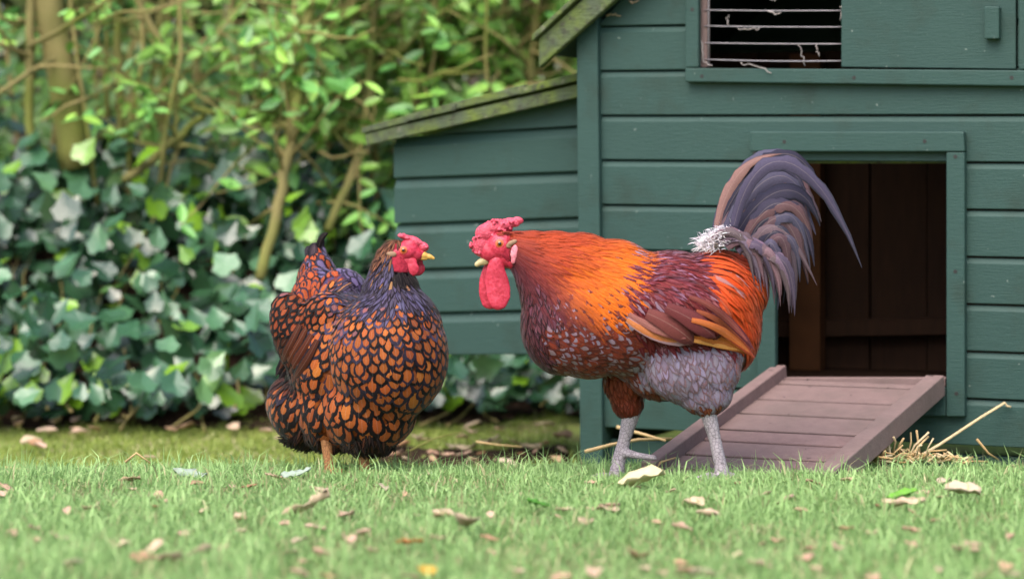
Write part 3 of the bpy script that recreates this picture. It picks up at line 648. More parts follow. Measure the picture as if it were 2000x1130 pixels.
for k in range(60):
    x0, y0 = random.uniform(966, 1006), random.uniform(450, 462); L = random.uniform(12, 22); s = random.choice((-1, -1, 1)); dd = s * random.uniform(.006, .017)
    ps = [rb.p(x0 + L * t, y0 + 2 - 4 * t * (1 - t) + 1 * t, dd * (1 + .2 * t)) for t in (0, .33, .66, 1)]
    b.add(feather(ps, [Vector((0, s, .5)).normalized()] * 4, 3.2 * rb.s, vary(srgb(170, 60, 40), .2), vary(srgb(110, 36, 30), .2), .3, True))
b.build('crown_plumage', rooster)
nf = rb.p(1408, 0, -.06); nf.z = float(ground(nf.x, nf.y)) + .010; ff = rb.p(1204, 0, .045); ff.z = float(ground(ff.x, ff.y)) + .010
def yz(v, Y): return HZ + (CAMH - v) * FPX / Y
leg(rb, rooster, [(1374, 782, -.06, 19), (1380, 806, -.06, 15.5), (1391, 850, -.06, 12), (1402, 900, -.06, 12.5), (1407, yz(nf.z, rb.Y) - 4, -.06, 16)], toe_set(nf, R(188), .075, .0085, 0), M['shank_r'])
leg(rb, rooster, [(1236, 800, .045, 20), (1232, 824, .045, 16.5), (1222, 862, .045, 12.5), (1211, 902, .045, 13.5), (1205, yz(ff.z, rb.Y) - 4, .045, 16)], toe_set(ff, R(184), .075, .0085, 0)[:3] + [[(rb.p(1222, 888, .04), .009), (rb.p(1246, 893, .035), .0065), (rb.p(1280, 897, .03), .005)]], M['shank_r'])

# ------------------------------------------------------------------ hen (three-quarter, head to the right)
hb = Bird(4.75); H = hb.el
hen = empty('hen', (hb.p(690, 900).x, 4.75, 0), 'plump hen with black laced chestnut feathers and pink face', 'hen')
CH, HK, VI, HB = srgb(184, 96, 44), srgb(22, 14, 18), srgb(92, 84, 122), srgb(112, 62, 36)
def hen_region(p, n):
    x, y = hb.px(p); S = hb.s
    if x > 768 and 474 < y < 545: return None if y < 528 else dict(part='hackle', dir=D2(.1, 1), L=30 * S, W=9 * S, c1=vary(HK, .3), c2=vary(HK, .3), ew=.2, lance=True, sp=6 * S, lift=.003)
    nb = 592 - .10 * abs(x - 760) + random.uniform(-10, 10)
    if p.y < hb.Y + .085 and y < nb and x > 670:
        t = (y - 470) / 120; dx = (x - 772) / 80; c = lerp(srgb(104, 62, 42), srgb(150, 96, 66), random.random()) if t < .32 + random.uniform(-.15, .15) else lerp(VI, srgb(58, 48, 66), random.random())
        if t > .45 and random.random() < .02: c = srgb(170, 120, 84)
        return dict(part='hackle', dir=D2(dx * .9 - .12, 1), L=(24 + 22 * t) * S, W=(5 + 5 * t) * S, c1=vary(c, .2), c2=vary(HK * 1.5, .3), ew=.26, lance=True, K=5, sp=(3.4 + 2.6 * t) * S, lift=.003, jit=.1)
    if p.y > hb.Y + .085 and y < 700:                             # back and tail cushion
        t = (y - 500) / 150; viol = (x - 560) / 120 + random.uniform(-.35, .35)
        c = lerp(srgb(184, 80, 34), srgb(112, 98, 140), 1 if viol > .55 else 0)
        return dict(part='back_plumage', single=True, dir=D2(-.30, -1) if y < 600 else D2(-1, -.15), L=26 * S, W=21 * S, c1=vary(c if y < 640 or random.random() < .6 else HB * .4, .18), c2=vary(lerp(HK, srgb(76, 66, 100), .7 * random.random() * max(0, viol + .3)), .25), ew=.36, sp=12.5 * S, lift=.003, nu=5, jit=.15)
    wing = 640 + (y - 590) * -.45
    if x < wing and 575 < y < 752 and x > 520:                     # folded wing
        c = lerp(srgb(120, 50, 24), srgb(64, 32, 22), random.random()); top = y < 640
        return dict(part='wing_plumage', single=top, dir=D2(-.62, 1), L=(28 if top else 46) * S, W=(18 if top else 17) * S, c1=vary(srgb(150, 68, 30) if top else c * .7, .2), c2=vary(HK, .3), ew=.5 if top else .3, sp=(11 if top else 10) * S, lift=.003, nu=5, jit=.12)
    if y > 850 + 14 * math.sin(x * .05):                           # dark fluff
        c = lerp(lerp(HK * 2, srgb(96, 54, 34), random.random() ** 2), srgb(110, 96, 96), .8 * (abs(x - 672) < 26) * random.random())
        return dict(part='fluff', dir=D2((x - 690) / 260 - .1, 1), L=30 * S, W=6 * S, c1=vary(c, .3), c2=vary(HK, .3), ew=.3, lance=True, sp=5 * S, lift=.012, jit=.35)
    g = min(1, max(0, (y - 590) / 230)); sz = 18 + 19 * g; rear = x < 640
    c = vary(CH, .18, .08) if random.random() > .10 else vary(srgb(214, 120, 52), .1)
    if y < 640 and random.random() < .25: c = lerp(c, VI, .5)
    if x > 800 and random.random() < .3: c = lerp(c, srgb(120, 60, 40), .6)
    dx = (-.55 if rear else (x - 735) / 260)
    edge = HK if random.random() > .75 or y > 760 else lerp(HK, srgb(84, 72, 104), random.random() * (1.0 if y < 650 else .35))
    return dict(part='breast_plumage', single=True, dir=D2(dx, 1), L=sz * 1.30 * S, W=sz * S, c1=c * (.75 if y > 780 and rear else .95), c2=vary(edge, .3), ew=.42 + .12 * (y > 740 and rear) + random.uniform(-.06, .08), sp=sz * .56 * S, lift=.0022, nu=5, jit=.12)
h_el = [H(760, 692, 116, 128, 118, -.03), H(778, 652, 88, 98, 94, -.035), H(720, 798, 96, 84, 98, .0), H(670, 705, 112, 128, 118, .05), H(602, 808, 84, 72, 88, .085), H(560, 798, 50, 58, 64, .11), H(655, 808, 80, 72, 90, .04),
    H(612, 640, 68, 112, 74, .16), H(606, 566, 42, 66, 42, .19), H(604, 520, 22, 36, 22, .2), H(660, 600, 60, 70, 60, .12), H(765, 575, 56, 62, 58, -.02), H(766, 534, 42, 48, 42, -.02), H(766, 505, 32, 30, 29, -.02), H(774, 488, 28, 22, 22, -.02),
    H(586, 664, 50, 100, 40, .02, -22), H(640, 620, 50, 50, 40, .0)]
body, bvh = body_obj(hen, h_el, .0055, hen_region)
plume(hb, hen, body, bvh, hen_region, 60000, 300)
for c, d, col, wd in (([(602, 520), (606, 480), (612, 462), (627, 459)], .19, HK * 1.3, 13), ([(596, 525), (592, 500), (592, 490), (604, 478)], .185, srgb(48, 42, 52), 18), ([(600, 530), (584, 505), (582, 492), (590, 486)], .2, srgb(70, 62, 72), 16), ([(612, 525), (612, 495), (608, 482), (618, 470)], .195, srgb(60, 50, 60), 14), ([(606, 540), (600, 510), (598, 498), (600, 480)], .18, srgb(92, 72, 84), 18)):
    q = curve2(c, 9); one('tail_feather', feather([hb.p(x, y, d) for x, y in q], [Vector((.2, -1, .2)).normalized()] * 9, wd * hb.s, vary(col, .1), vary(col * .6, .1), .2, False, 5, .3), hen)
for c, wd, off in (([(600, 640), (572, 690), (540, 744)], 24, -.035), ([(612, 650), (585, 700), (548, 750)], 24, -.038), ([(588, 632), (560, 690), (534, 738)], 22, -.03), ([(624, 660), (600, 712), (562, 752)], 22, -.042)):
    q = curve2(c, 9); ps = []
    for x, y in q:
        o = hb.p(x, y, -.5); hit = bvh.ray_cast(o, Vector((0, 1, 0)), 1.2)[0]; ps.append(Vector((o.x, (hit.y if hit else hb.Y + .05) - .007, o.z)))
    one('wing_feather', feather(ps, [Vector((-.3, -1, .1)).normalized()] * 9, wd * hb.s, vary(srgb(92, 42, 24), .15), vary(HK * 1.5, .2), .3, False, 5, .25), hen)
dh = -.02
link('face', blob([H(791, 491, 29, 21, 25, dh), H(806, 496, 22, 17, 17, dh), H(780, 506, 19, 19, 25, dh), H(772, 499, 17, 22, 28, dh), H(776, 512, 14, 20, 26, dh), H(788, 516, 16, 16, 20, dh), H(800, 480, 20, 15, 16, dh), H(820, 494, 12, 9, 9, dh)], .002, 4), M['red'], hen)
ce_ = [H(795, 463, 16, 5.5, 9, dh, 10), H(812, 470, 18, 8, 11, dh, 28), H(828, 481, 11, 9, 9, dh, 30), H(783, 459, 6, 3.5, 5, dh)]
for k in range(50): t = random.random(); ce_.append(H(783 + 50 * t + random.uniform(-4, 4), 457 + 22 * t ** 1.3 + random.uniform(-2, 4), *(random.uniform(2, 3.4),) * 3, dh + random.uniform(-.009, .009)))
link('comb', blob(ce_, .0015, 2), M['comb'], hen)
link('beak', blob([H(826, 497, 12, 8, 8, dh, 12), H(838, 500, 10, 5.5, 5.5, dh, 18), H(846, 503, 4.5, 3.5, 3.5, dh, 30), H(826, 504, 11, 3.6, 6, dh, 4)], .0013, 3), M['beak_y'], hen)
for dx, d in ((0, -.014), (10, .012)):
    link('wattle', blob([H(802 + dx, 512, 15, 12, 5, dh + d), H(804 + dx, 524, 17, 15, 5, dh + d * 1.1), H(792 + dx * .5, 508, 12, 10, 6, dh + d)], .0016, 4), M['red'], hen)
for s in (-1, 1):
    link('earlobe', blob([H(764, 507, 5, 9, 4, dh + s * .0255, -25), H(770, 520, 4, 9, 4, dh + s * .023, -35)], .0013, 3), M['red'], hen)
    link('ear_tuft', blob([H(768, 495, 9, 6, 4, dh + s * .0262), H(762, 494, 5, 4, 3, dh + s * .0262)], .0013, 2), M['tuft'], hen)
    eye(hb, hen, 790, 487, dh + s * .0232, 5.4 * hb.s, s)
for x, d in ((640, -.01), (709, -.01)):
    ft = hb.p(x + 6, 0, d); ft.z = float(ground(ft.x, ft.y)) + .010
    leg(hb, hen, [(x - 3, 850, d, 12), (x, 878, d, 10.5), (x + 3, 900, d, 10), (x + 6, yz(ft.z, hb.Y) - 4, d, 12)], toe_set(ft, R(-40), .06, .007, 0), M['shank_h'])

# ------------------------------------------------------------------ leaves: shapes
def leaf_shape(kind):
    if kind == 'ivy': o = [(0, -.05), (.22, -.16), (.40, -.04), (.42, .14), (.50, .34), (.34, .46), (.20, .68), (0, 1.0), (-.20, .68), (-.34, .46), (-.50, .34), (-.42, .14), (-.40, -.04), (-.22, -.16)]
    elif kind == 'oval': o = [(0, 0), (.16, .15), (.24, .40), (.20, .68), (.08, .90), (0, 1.), (-.08, .90), (-.20, .68), (-.24, .40), (-.16, .15)]
    else: o = [(0, 0), (.26, .3), (.22, .7), (0, 1.), (-.22, .7), (-.26, .3)]
    V = [(0, .38, -.06)] + [(x, y, .12 * abs(x) - .10 * (y - .3) ** 2) for x, y in o]; n = len(o)
    return np.array(V), np.array([(0, 1 + k, 1 + (k + 1) % n) for k in range(n)])
def frame(normal, up_roll):
    z = normal.normalized(); x = z.cross(Vector((0, 0, 1))); x = x.normalized() if x.length > 1e-3 else Vector((1, 0, 0)); y = z.cross(x)
    return Matrix((x, y, z)).transposed() @ Matrix.Rotation(up_roll, 3, 'Z')
class Leaves:
    def __init__(s, kind): s.S, s.Fs = leaf_shape(kind); s.V, s.F, s.c, s.n = [], [], [], 0
    def add(s, p, m, size, col):
        V = (s.S * size) @ np.array(m).T + np.array(p); s.V.append(V); s.F.append(s.Fs + s.n); s.c.append(np.tile(np.append(col, 1.), (len(V), 1))); s.n += len(V)
    def build(s, name, mat, parent=None, kind='stuff'):
        o = bigmesh(name, np.concatenate(s.V), np.concatenate(s.F), mat, parent, False, dict(c1=('FLOAT_COLOR', np.concatenate(s.c)))); o['kind'] = kind; return o
def leaf_mesh(kind, mat):
    V, F = leaf_shape(kind); me = bpy.data.meshes.new('leaf'); me.from_pydata([tuple(v) for v in V], [], [tuple(f) for f in F.tolist()]); me.materials.append(mat); return me
def leaf_obj(me, p, m, size, parent):
    o = bpy.data.objects.new('leaf', me); C.objects.link(o); o.parent = parent; o.matrix_parent_inverse = Matrix.Translation(parent.location).inverted()
    o.matrix_basis = Matrix.Translation(p) @ m.to_4x4() @ Matrix.Diagonal((size, size, size, 1)); return o

# ------------------------------------------------------------------ ivy
ivy = empty('ivy_plant', (-1.0, 6.5, -.05), 'glossy dark green ivy covering the bank behind the hen', 'ivy')
IM = [leaf_mesh('ivy', M['ivy'])]
lv = Leaves('ivy'); near = []
for k in range(5200):
    x = random.uniform(-2.6, 2.4); bf = float(bank_front(x)); t = random.random() ** 1.05; y = bf - .08 + .85 * t; thick = random.uniform(.0, .28) * (1 if x < .1 else .6)
    z = float(ground(np.float64(x), np.float64(y))) + thick * random.uniform(.3, 1.); y -= thick * .75
    if z < -.03: z = -.03 + random.random() * .05
    n = Vector((random.gauss(0, .6), -1 + random.gauss(0, .4), random.gauss(.8, .6))); size = random.uniform(.040, .085) * (1 if x < .1 else .8)
    near.append((thick + random.random() * .02, Vector((x, y, z)), frame(n, math.pi + random.gauss(0, .6)), size))
for k in range(420):                                            # shoots climbing out of the bank into the stems
    x = random.uniform(-1.7, -.25); y = random.uniform(6.75, 7.15); z = float(ground(np.float64(x), np.float64(y))) + .08 + .45 * random.random() ** 2 * (.6 + .4 * math.sin(7 * x))
    near.append((random.random() * .1, Vector((x, y, z)), frame(Vector((random.gauss(0, .6), -1, random.gauss(.7, .5))), math.pi + random.gauss(0, .7)), random.uniform(.03, .07)))
pxin = lambda p: 0 <= 1000 + p.x / p.y * FPX <= 1140
near.sort(key=lambda q: -(q[0] + (1 if pxin(q[1]) else 0)))
for i, (_, p, m, s) in enumerate(near):
    if i < 300: leaf_obj(IM[0], p, m, s, ivy)
    else:
        r = random.random(); c = lerp((.008, .033, .014), (.065, .17, .075), r ** 1.2) if random.random() < .93 else np.array((.16, .32, .02)); lv.add(p, m, s, c)
lv.build('ivy_foliage', M['ivymass'], ivy)
for k in range(26):
    x = random.uniform(-1.6, .5); y = float(bank_front(x)) - .06; a = random.uniform(-1, 1); pts = []
    for q in range(7): t = q / 6; xx = x + a * .3 * t + .02 * math.sin(9 * t + k); yy = y + .55 * t - .10; pts.append(Vector((xx, yy, float(ground(np.float64(xx), np.float64(yy + .1))) + .03 + .03 * math.sin(5 * t + k))))
    tube(pts, .004, 'vine_stem', M['twig'], ivy, 5, .002)

# ------------------------------------------------------------------ shrubs and trees
SM = leaf_mesh('oval', M['shrubleaf'])
def shrub(name, label, stems, ntw, leaf_size, seed, bright=.5, cat='shrub', zmin=.45, mat='bark', group=None, nind=45, bare=3):
    """stems: list of ([(px,py,Y)...], r0, r1); leafy twigs grow from the stems above zmin"""
    random.seed(seed); first = P(*stems[0][0][-1]) ; root = empty(name, first, label, cat, group); lv = Leaves('oval'); tops = []; cand = []
    for path, r0, r1 in stems:
        pts = [P(*q) for q in path]; dense = []
        for a, b in zip(pts, pts[1:]):
            for k in range(5): dense.append(a.lerp(b, k / 5) + Vector((random.gauss(0, .003), random.gauss(0, .004), 0)))
        dense.append(pts[-1]); tube(dense, r0, 'trunk' if r0 > .012 else 'branch', M[mat], root, 8, r1); tops += [q for q in dense if q.z > zmin]
    x0 = stems[0][0][1][0]
    for k in range(bare):
        xx = x0 + random.uniform(-110, 110); ln = random.gauss(0, 60); yy = stems[0][0][1][2] + random.uniform(-.35, .5); pts = [P(xx + ln * (1 - q) + random.gauss(0, 7), -330 + 730 * q, yy) for q in (0, .2, .4, .6, .8, 1)]; tube(pts, random.uniform(.003, .005), 'branch', M['twig'], root, 6, random.uniform(.005, .009))
    for k in range(bare):
        xx = x0 + random.uniform(-90, 90); y_ = random.uniform(20, 330); L = random.uniform(80, 190) * random.choice((-1, 1)); yy = stems[0][0][1][2] + random.uniform(-.4, .2); sl_ = random.gauss(0, .35)
        tube([P(xx + L * q, y_ + sl_ * L * q + random.gauss(0, 6), yy - .1 * q) for q in (0, .25, .5, .75, 1)], .0048, 'branch', M['twig'], root, 6, .002)
    if ntw:
        tb = tops
        for k in range(ntw):
            s = random.choice(tb).copy(); d = Vector((random.gauss(0, .7), random.gauss(.12, .5), random.gauss(.25, .45))).normalized(); L = random.uniform(.15, .55); pts = [s]
            for q in range(5): d = (d + Vector((random.gauss(0, .2), random.gauss(0, .2), random.gauss(.02, .15)))).normalized(); pts.append(pts[-1] + d * L / 5)
            tube(pts, .0045, 'twig', M['twig'], root, 5, .0015)
            for q in range(random.randint(7, 12)):
                t = random.uniform(.25, 1); i = min(4, int(t * 5)); p = pts[i].lerp(pts[i + 1], t * 5 - i); n = Vector((random.gauss(0, .5), random.gauss(-.5, .5), random.gauss(.8, .4)))
                size = leaf_size * random.uniform(.6, 1.25); m = frame(n, random.uniform(0, 6.28)); col = lerp((.07, .18, .035), (.27, .50, .085), random.random() * .6 + bright * .4)
                cand.append((p, m, size, col))
    cand.sort(key=lambda q: q[0].y)
    for i, (p, m, s, c) in enumerate(cand):
        if i < nind: leaf_obj(SM, p, m, s, root)
        else: lv.add(p, m, s, c)
    if lv.V: lv.build('foliage', M['leaf'], root)
    return root
T = 6.92
shrub('tree', 'thick leaning tan trunk at the far left, rising out of the ivy', [([(60, -420, T), (95, 0, T), (118, 140, T), (150, 330, T)], .036, .045), ([(118, 110, T), (40, 150, T - .2), (-60, 230, T - .3)], .008, .006)], 5, .05, 1, .4, 'tree', 1.0)
shrub('sapling', 'straight slim stem left of the leaning tan trunk', [([(70, -400, 6.9), (62, 0, 6.9), (58, 150, 6.9), (62, 300, 6.9)], .012, .0135), ([(58, 95, 6.9), (150, 40, 6.7), (215, 0, 6.6), (300, -80, 6.6)], .008, .004), ([(58, 110, 6.9), (0, 88, 6.8), (-80, 60, 6.8)], .007, .005)], 5, .05, 2, .6, 'sapling', .8)
shrub('sapling', 'upright pale olive stem right of the leaning trunk, thicker of a pair', [([(228, -400, 7.0), (232, 0, 7.0), (234, 120, 7.0), (236, 330, 7.0)], .011, .013)], 6, .05, 3, .6, 'sapling', .95)
shrub('sapling', 'thin upright stem just left of the thicker olive stem', [([(206, -400, 7.05), (205, 0, 7.05), (209, 130, 7.05), (208, 330, 7.05)], .006, .008)], 5, .05, 4, .6, 'sapling', .95)
shrub('shrub', 'shrub with an arching branch that bends into a long horizontal limb', [([(322, -400, 7.3), (318, 0, 7.3), (322, 160, 7.3), (312, 340, 7.3)], .012, .015), ([(220, -150, 6.9), (268, 0, 6.9), (312, 85, 6.9), (350, 165, 6.9), (380, 212, 6.9), (440, 226, 6.85), (520, 246, 6.8), (622, 252, 6.8)], .011, .007), ([(398, 226, 6.9), (344, 270, 6.85), (290, 318, 6.8), (244, 352, 6.75)], .010, .012), ([(340, 165, 6.9), (345, 230, 6.9), (344, 270, 6.85)], .006, .006), ([(345, 278, 6.85), (405, 292, 6.8)], .004, .003)], 26, .05, 5, .6)
shrub('shrub', 'tall shrub with one long tan stem slanting down behind the hen', [([(640, -400, 6.85), (608, 0, 6.82), (592, 130, 6.8), (572, 250, 6.76), (545, 400, 6.7), (508, 545, 6.62)], .012, .0155), ([(595, 60, 7.0), (690, 30, 6.8), (760, -20, 6.7)], .007, .004), ([(575, 240, 6.95), (520, 215, 6.8), (450, 200, 6.7)], .006, .003)], 55, .058, 6, .7)
shrub('shrub', 'leafy shrub with two thin stems at the nest box eave', [([(760, -300, 6.95), (735, 0, 6.95), (720, 180, 6.9), (700, 310, 6.85), (640, 450, 6.75)], .009, .012), ([(775, -200, 7.2), (755, 120, 7.2), (728, 330, 7.1), (705, 480, 7.0)], .006, .009)], 70, .06, 7, .8)
shrub('shrub', 'bright green leafy shrub above the nest box roof', [([(900, -350, 7.1), (880, 0, 7.1), (865, 150, 7.1), (860, 420, 7.1)], .010, .016), ([(820, -200, 7.2), (850, 50, 7.2), (866, 260, 7.1)], .006, .008)], 130, .065, 8, 1.)
shrub('shrub', 'yellow green leafy shrub beside the main roof edge', [([(1080, -350, 7.2), (1050, 0, 7.2), (1040, 150, 7.2), (1030, 420, 7.2)], .010, .015), ([(960, -250, 7.3), (1000, 50, 7.3), (1032, 240, 7.2)], .006, .008)], 130, .065, 9, 1.2)
shrub('shrub', 'slim dark stemmed shrub between the arching branch and long tan stem', [([(440, -400, 7.7), (450, 0, 7.7), (455, 200, 7.7), (450, 420, 7.6)], .012, .015), ([(510, -400, 7.8), (515, 0, 7.8), (520, 200, 7.8), (540, 420, 7.6)], .010, .012)], 48, .05, 10, .55)
shrub('tree', 'broad shaded brown trunk behind the olive stems', [([(290, -420, 8.0), (275, 0, 8.0), (268, 130, 8.0), (262, 330, 7.9)], .028, .036)], 6, .05, 11, .3, 'tree', 1.2)
for k, (x, lab) in enumerate(((-330, 'leafy shrub beyond the left edge of the ivy'), (1350, 'leafy shrub hidden behind the coop'))):
    shrub('shrub', lab, [([(x, -400, 7.3), (x + 10, 0, 7.3), (x, 420, 7.2)], .012, .018)], 50, .08, 20 + k, .7, nind=10)
random.seed(99)
hl = Leaves('simple')
for k in range(42000):
    x = random.uniform(-4.2, 4.2); y = random.uniform(8.3, 9.4); z = random.uniform(-.1, 2.7); c = lerp((.04, .065, .016), (.15, .20, .045), random.random()); 
    if random.random() < .25: c = lerp((.10, .075, .045), (.05, .035, .02), random.random())
    hl.add((x, y, z), frame(Vector((random.gauss(0, .6), -1, random.gauss(.3, .5))), random.uniform(0, 6.28)), random.uniform(.06, .13), c)
tag(hl.build('hedge', M['leaf']), 'dense shaded hedge filling the back of the garden', 'hedge')
ul = Leaves('oval')                                               # low undergrowth between bank and hedge
for k in range(5000):
    x = random.uniform(-2.8, 2.6); y = random.uniform(7.0, 8.3); z = float(ground(np.float64(x), np.float64(y))) + random.random() ** 1.5 * .55
    ul.add((x, y, z), frame(Vector((random.gauss(0, .5), -.6, random.gauss(.8, .4))), random.uniform(0, 6.28)), random.uniform(.05, .09), lerp((.045, .12, .04), (.16, .32, .06), random.random()))
tag(ul.build('undergrowth', M['leaf']), 'low leafy undergrowth between the ivy and the hedge', 'undergrowth')

# ------------------------------------------------------------------ grass
def grass(name, n, y0, y1, hmin, hmax, wd, label, cols, thin=None):
    y = np.sqrt(rng.random(n) * (y1 ** 2 - y0 ** 2) + y0 ** 2); x = (rng.random(n) * 2 - 1) * (.24 * y + .25)
    keep = np.ones(n, bool)
    if thin is not None: keep = thin(x, y)
    x, y = x[keep], y[keep]; n = len(x)
    patch = np.clip(.5 + .3 * np.sin(3.1 * x + 1.3 * np.sin(2.2 * y)) * np.cos(4.3 * y + x) + .3 * np.sin(13 * x + 2 * np.sin(9 * y)) * np.cos(11 * y + 3 * np.sin(7 * x)), 0, 1)
    h = (hmin + (hmax - hmin) * rng.random(n) ** 1.6) * (.7 + .45 * patch); a = rng.random(n) * 2 * np.pi; lean = rng.random(n) ** .7 * 1.0; b = rng.random(n) * 2 * np.pi
    z = ground(x, y) - .003; lx, ly = np.cos(a) * lean * h, np.sin(a) * lean * h; wx, wy = np.cos(b) * wd * .5, np.sin(b) * wd * .5
    wx = wx * (.7 + .7 * rng.random(n)); V = np.zeros((n, 5, 3))
    V[:, 0] = np.stack([x - wx, y - wy, z], -1); V[:, 1] = np.stack([x + wx, y + wy, z], -1)
    V[:, 2] = np.stack([x + lx * .35 + wx * .8, y + ly * .35 + wy * .8, z + h * .62], -1); V[:, 3] = np.stack([x + lx * .35 - wx * .8, y + ly * .35 - wy * .8, z + h * .62], -1)
    V[:, 4] = np.stack([x + lx, y + ly, z + h * (1 - .3 * lean)], -1)
    base = np.arange(n)[:, None] * 5; F = np.concatenate([base + np.array([[0, 1, 2]]), base + np.array([[0, 2, 3]]), base + np.array([[3, 2, 4]])])
    c = cols[0] + (cols[1] - cols[0]) * (rng.random(n) * .5 + patch * .5)[:, None]; c = c * (.82 + .36 * rng.random(n))[:, None]; dry = rng.random(n) < .06 + .16 * (patch < .3); c[dry] = np.array((.44, .40, .22)) * (.7 + .5 * rng.random((dry.sum(), 1)))
    c = np.concatenate([c, np.ones((n, 1))], 1); c = np.repeat(c[:, None, :], 5, 1)
    return tag(bigmesh(name, V.reshape(-1, 3), F, M['grass'], None, False, dict(c1=('FLOAT_COLOR', c.reshape(-1, 4)))), label, 'grass', None, 'stuff')
G0, G1 = np.array((.20, .35, .11)), np.array((.40, .58, .24))
grass('grass', 230000, 2.5, 5.0, .018, .044, .0030, 'short bright green grass blades of the front lawn', (G0, G1))
grass('grass', 14000, 2.5, 5.0, .040, .078, .0024, 'taller thin blades standing up out of the front lawn', (G0 * 1.1, G1 * 1.1))
clear = lambda x, y: (y < bank_front(x) - .03 + .08 * np.sin(17 * x)) & ~((x > -.30) & (x < .13) & (y > 5.62 + .05 * np.sin(14 * x)) & (y < 6.02 + .2 * x) & (rng.random(len(x)) < .88)) & ~(((x - .147) * N3.x + (y - 5.443) * N3.y < -.01) & (x > .14))
grass('grass', 70000, 5.0, 7.0, .010, .028, .0034, 'sparse yellowish grass between the front lawn and the ivy', (np.array((.17, .25, .045)), np.array((.36, .42, .10))), clear)

# ------------------------------------------------------------------ fallen leaves, stones, straw
def curled(name, p, size, mat, label, cat, group=None, rot=None, flat=.5, seed=0, curl=.5, seg=(7, 9)):
    """a curled dead leaf: a cupped, crumpled oval with thickness"""
    rs = random.Random(seed); nu_, nv = seg; V, F = [], []
    for j in range(nv):
        t = j / (nv - 1); w_ = math.sin(math.pi * min(.97, .04 + t * .93)) ** .7 * flat
        for i in range(nu_): a = -1 + 2 * i / (nu_ - 1); V.append(Vector((a * w_ * .5, t - .5, curl * (a * a * .35 * w_ + .25 * (t - .5) ** 2) + rs.gauss(0, .04))))
    for j in range(nv - 1):
        for i in range(nu_ - 1): F.append((j * nu_ + i, j * nu_ + i + 1, (j + 1) * nu_ + i + 1, (j + 1) * nu_ + i))
    m = Matrix.Rotation(rot if rot is not None else rs.uniform(0, 6.28), 4, 'Z') @ Matrix.Rotation(rs.gauss(0, .2), 4, 'X') @ Matrix.Rotation(rs.gauss(0, .2), 4, 'Y')
    V = [m @ (v * size) for v in V]; o = mesh(name, V, F, mat, None, True); o.location = p
    s = o.modifiers.new('thickness', 'SOLIDIFY'); s.thickness = .0008; return tag(o, label, cat, group)
def gpt(px, py, zz):                                              # the lawn point, zz above ground, behind a pixel
    Y = FPX * (CAMH - zz) / (py - HZ); return Vector(((px - 1000) / FPX * Y, Y, zz - .022 + float(ground(np.float64((px - 1000) / FPX * Y), np.float64(Y)))))
curled('fallen_leaf', gpt(1255, 936, .052), .082, M['pale'], 'large cream curled leaf on the grass in front of the rooster', 'leaf', None, R(80), .62, 1, 1.)
curled('fallen_leaf', gpt(372, 908, .052), .062, M['stone'], 'pale grey green leaf on the lawn left of the hen', 'leaf', None, R(85), .6, 2, -.7)
curled('fallen_leaf', gpt(577, 916, .052), .054, M['stone'], 'pale grey green leaf on the lawn at the hen', 'leaf', None, R(80), .6, 3, -.7)
curled('fallen_leaf', gpt(534, 928, .052), .030, M['dry'], 'small pinkish leaf beside the pale leaf near the hen', 'leaf', None, R(90), .5, 4)
curled('fallen_leaf', gpt(1880, 962, .052), .058, M['dry'], 'pinkish tan crumpled leaf on the right of the lawn', 'leaf', None, R(70), .7, 5, 1.)
curled('fallen_leaf', gpt(1765, 975, .052), .070, M['dry'], 'long tan leaf left of the crumpled pink leaf', 'leaf', None, R(95), .35, 6)
curled('fallen_leaf', gpt(1762, 962, .052), .050, m_plain('green_leaf', (.12, .30, .03)), 'fresh green leaf lying on the right of the lawn', 'leaf', None, R(80), .5, 7)
curled('fallen_leaf', gpt(1050, 978, .052), .050, m_plain('dark_green_leaf', (.06, .20, .02)), 'dark green leaf standing in the grass under the rooster breast', 'leaf', None, R(40), .4, 8)
curled('fallen_leaf', gpt(910, 1018, .052), .046, M['dry'], 'pale pink round leaf on the lawn below the gap between the birds', 'leaf', None, R(20), .85, 9, 1.)
curled('fallen_leaf', gpt(835, 1108, .052), .030, m_plain('ochre_leaf', (.42, .26, .03)), 'ochre yellow leaf at the bottom edge of the lawn', 'leaf', None, R(10), .8, 10)
curled('fallen_leaf', gpt(800, 1056, .052), .040, m_plain('rust_leaf', (.34, .14, .03)), 'rusty brown leaf on the lower lawn', 'leaf', None, R(80), .5, 11)
curled('fallen_leaf', gpt(512, 874, -.04), .085, M['dry'], 'dull pink leaf on the grass just behind the hen', 'leaf', None, R(88), .6, 12)
curled('fallen_leaf', gpt(600, 988, .052), .085, M['dry'], 'long twisted pale leaf on the lawn below the hen', 'leaf', None, R(75), .28, 13, 1.2)
rs = random.Random(5)
for k in range(115):
    px, py = rs.uniform(0, 2000), 935 + 190 * rs.random() ** .9; zone = 'left' if px < 667 else 'middle' if px < 1333 else 'right'; row = 'just below the birds' if py < 985 else 'halfway down the lawn' if py < 1055 else 'near the bottom edge'
    curled('fallen_leaf', gpt(px, py, .043), rs.uniform(.016, .042), M['dry'], f'small dry pale leaf on the {zone} of the lawn, {row}', 'leaf', f'small dry leaves, {zone}, {row}', None, rs.uniform(.4, .9), 100 + k, rs.uniform(.3, 1.1), (5, 6))
for k in range(46):
    x = rs.uniform(-1.4, .15); y = rs.uniform(5.3, 6.35) if k % 2 else rs.uniform(6.2, 6.45)
    curled('fallen_leaf', Vector((x, y, float(ground(np.float64(x), np.float64(y))) + .022)), rs.uniform(.03, .06), M['dry'], 'dry leaf on the grass at the foot of the ivy, ' + ('left of the hen' if x < -.55 else 'behind the hen' if x < -.14 else 'between the birds'), 'leaf', 'dry leaves by the ivy, ' + ('left of the hen' if x < -.55 else 'behind the hen' if x < -.14 else 'between the birds'), None, rs.uniform(.4, .8), 300 + k, .8, (5, 6))
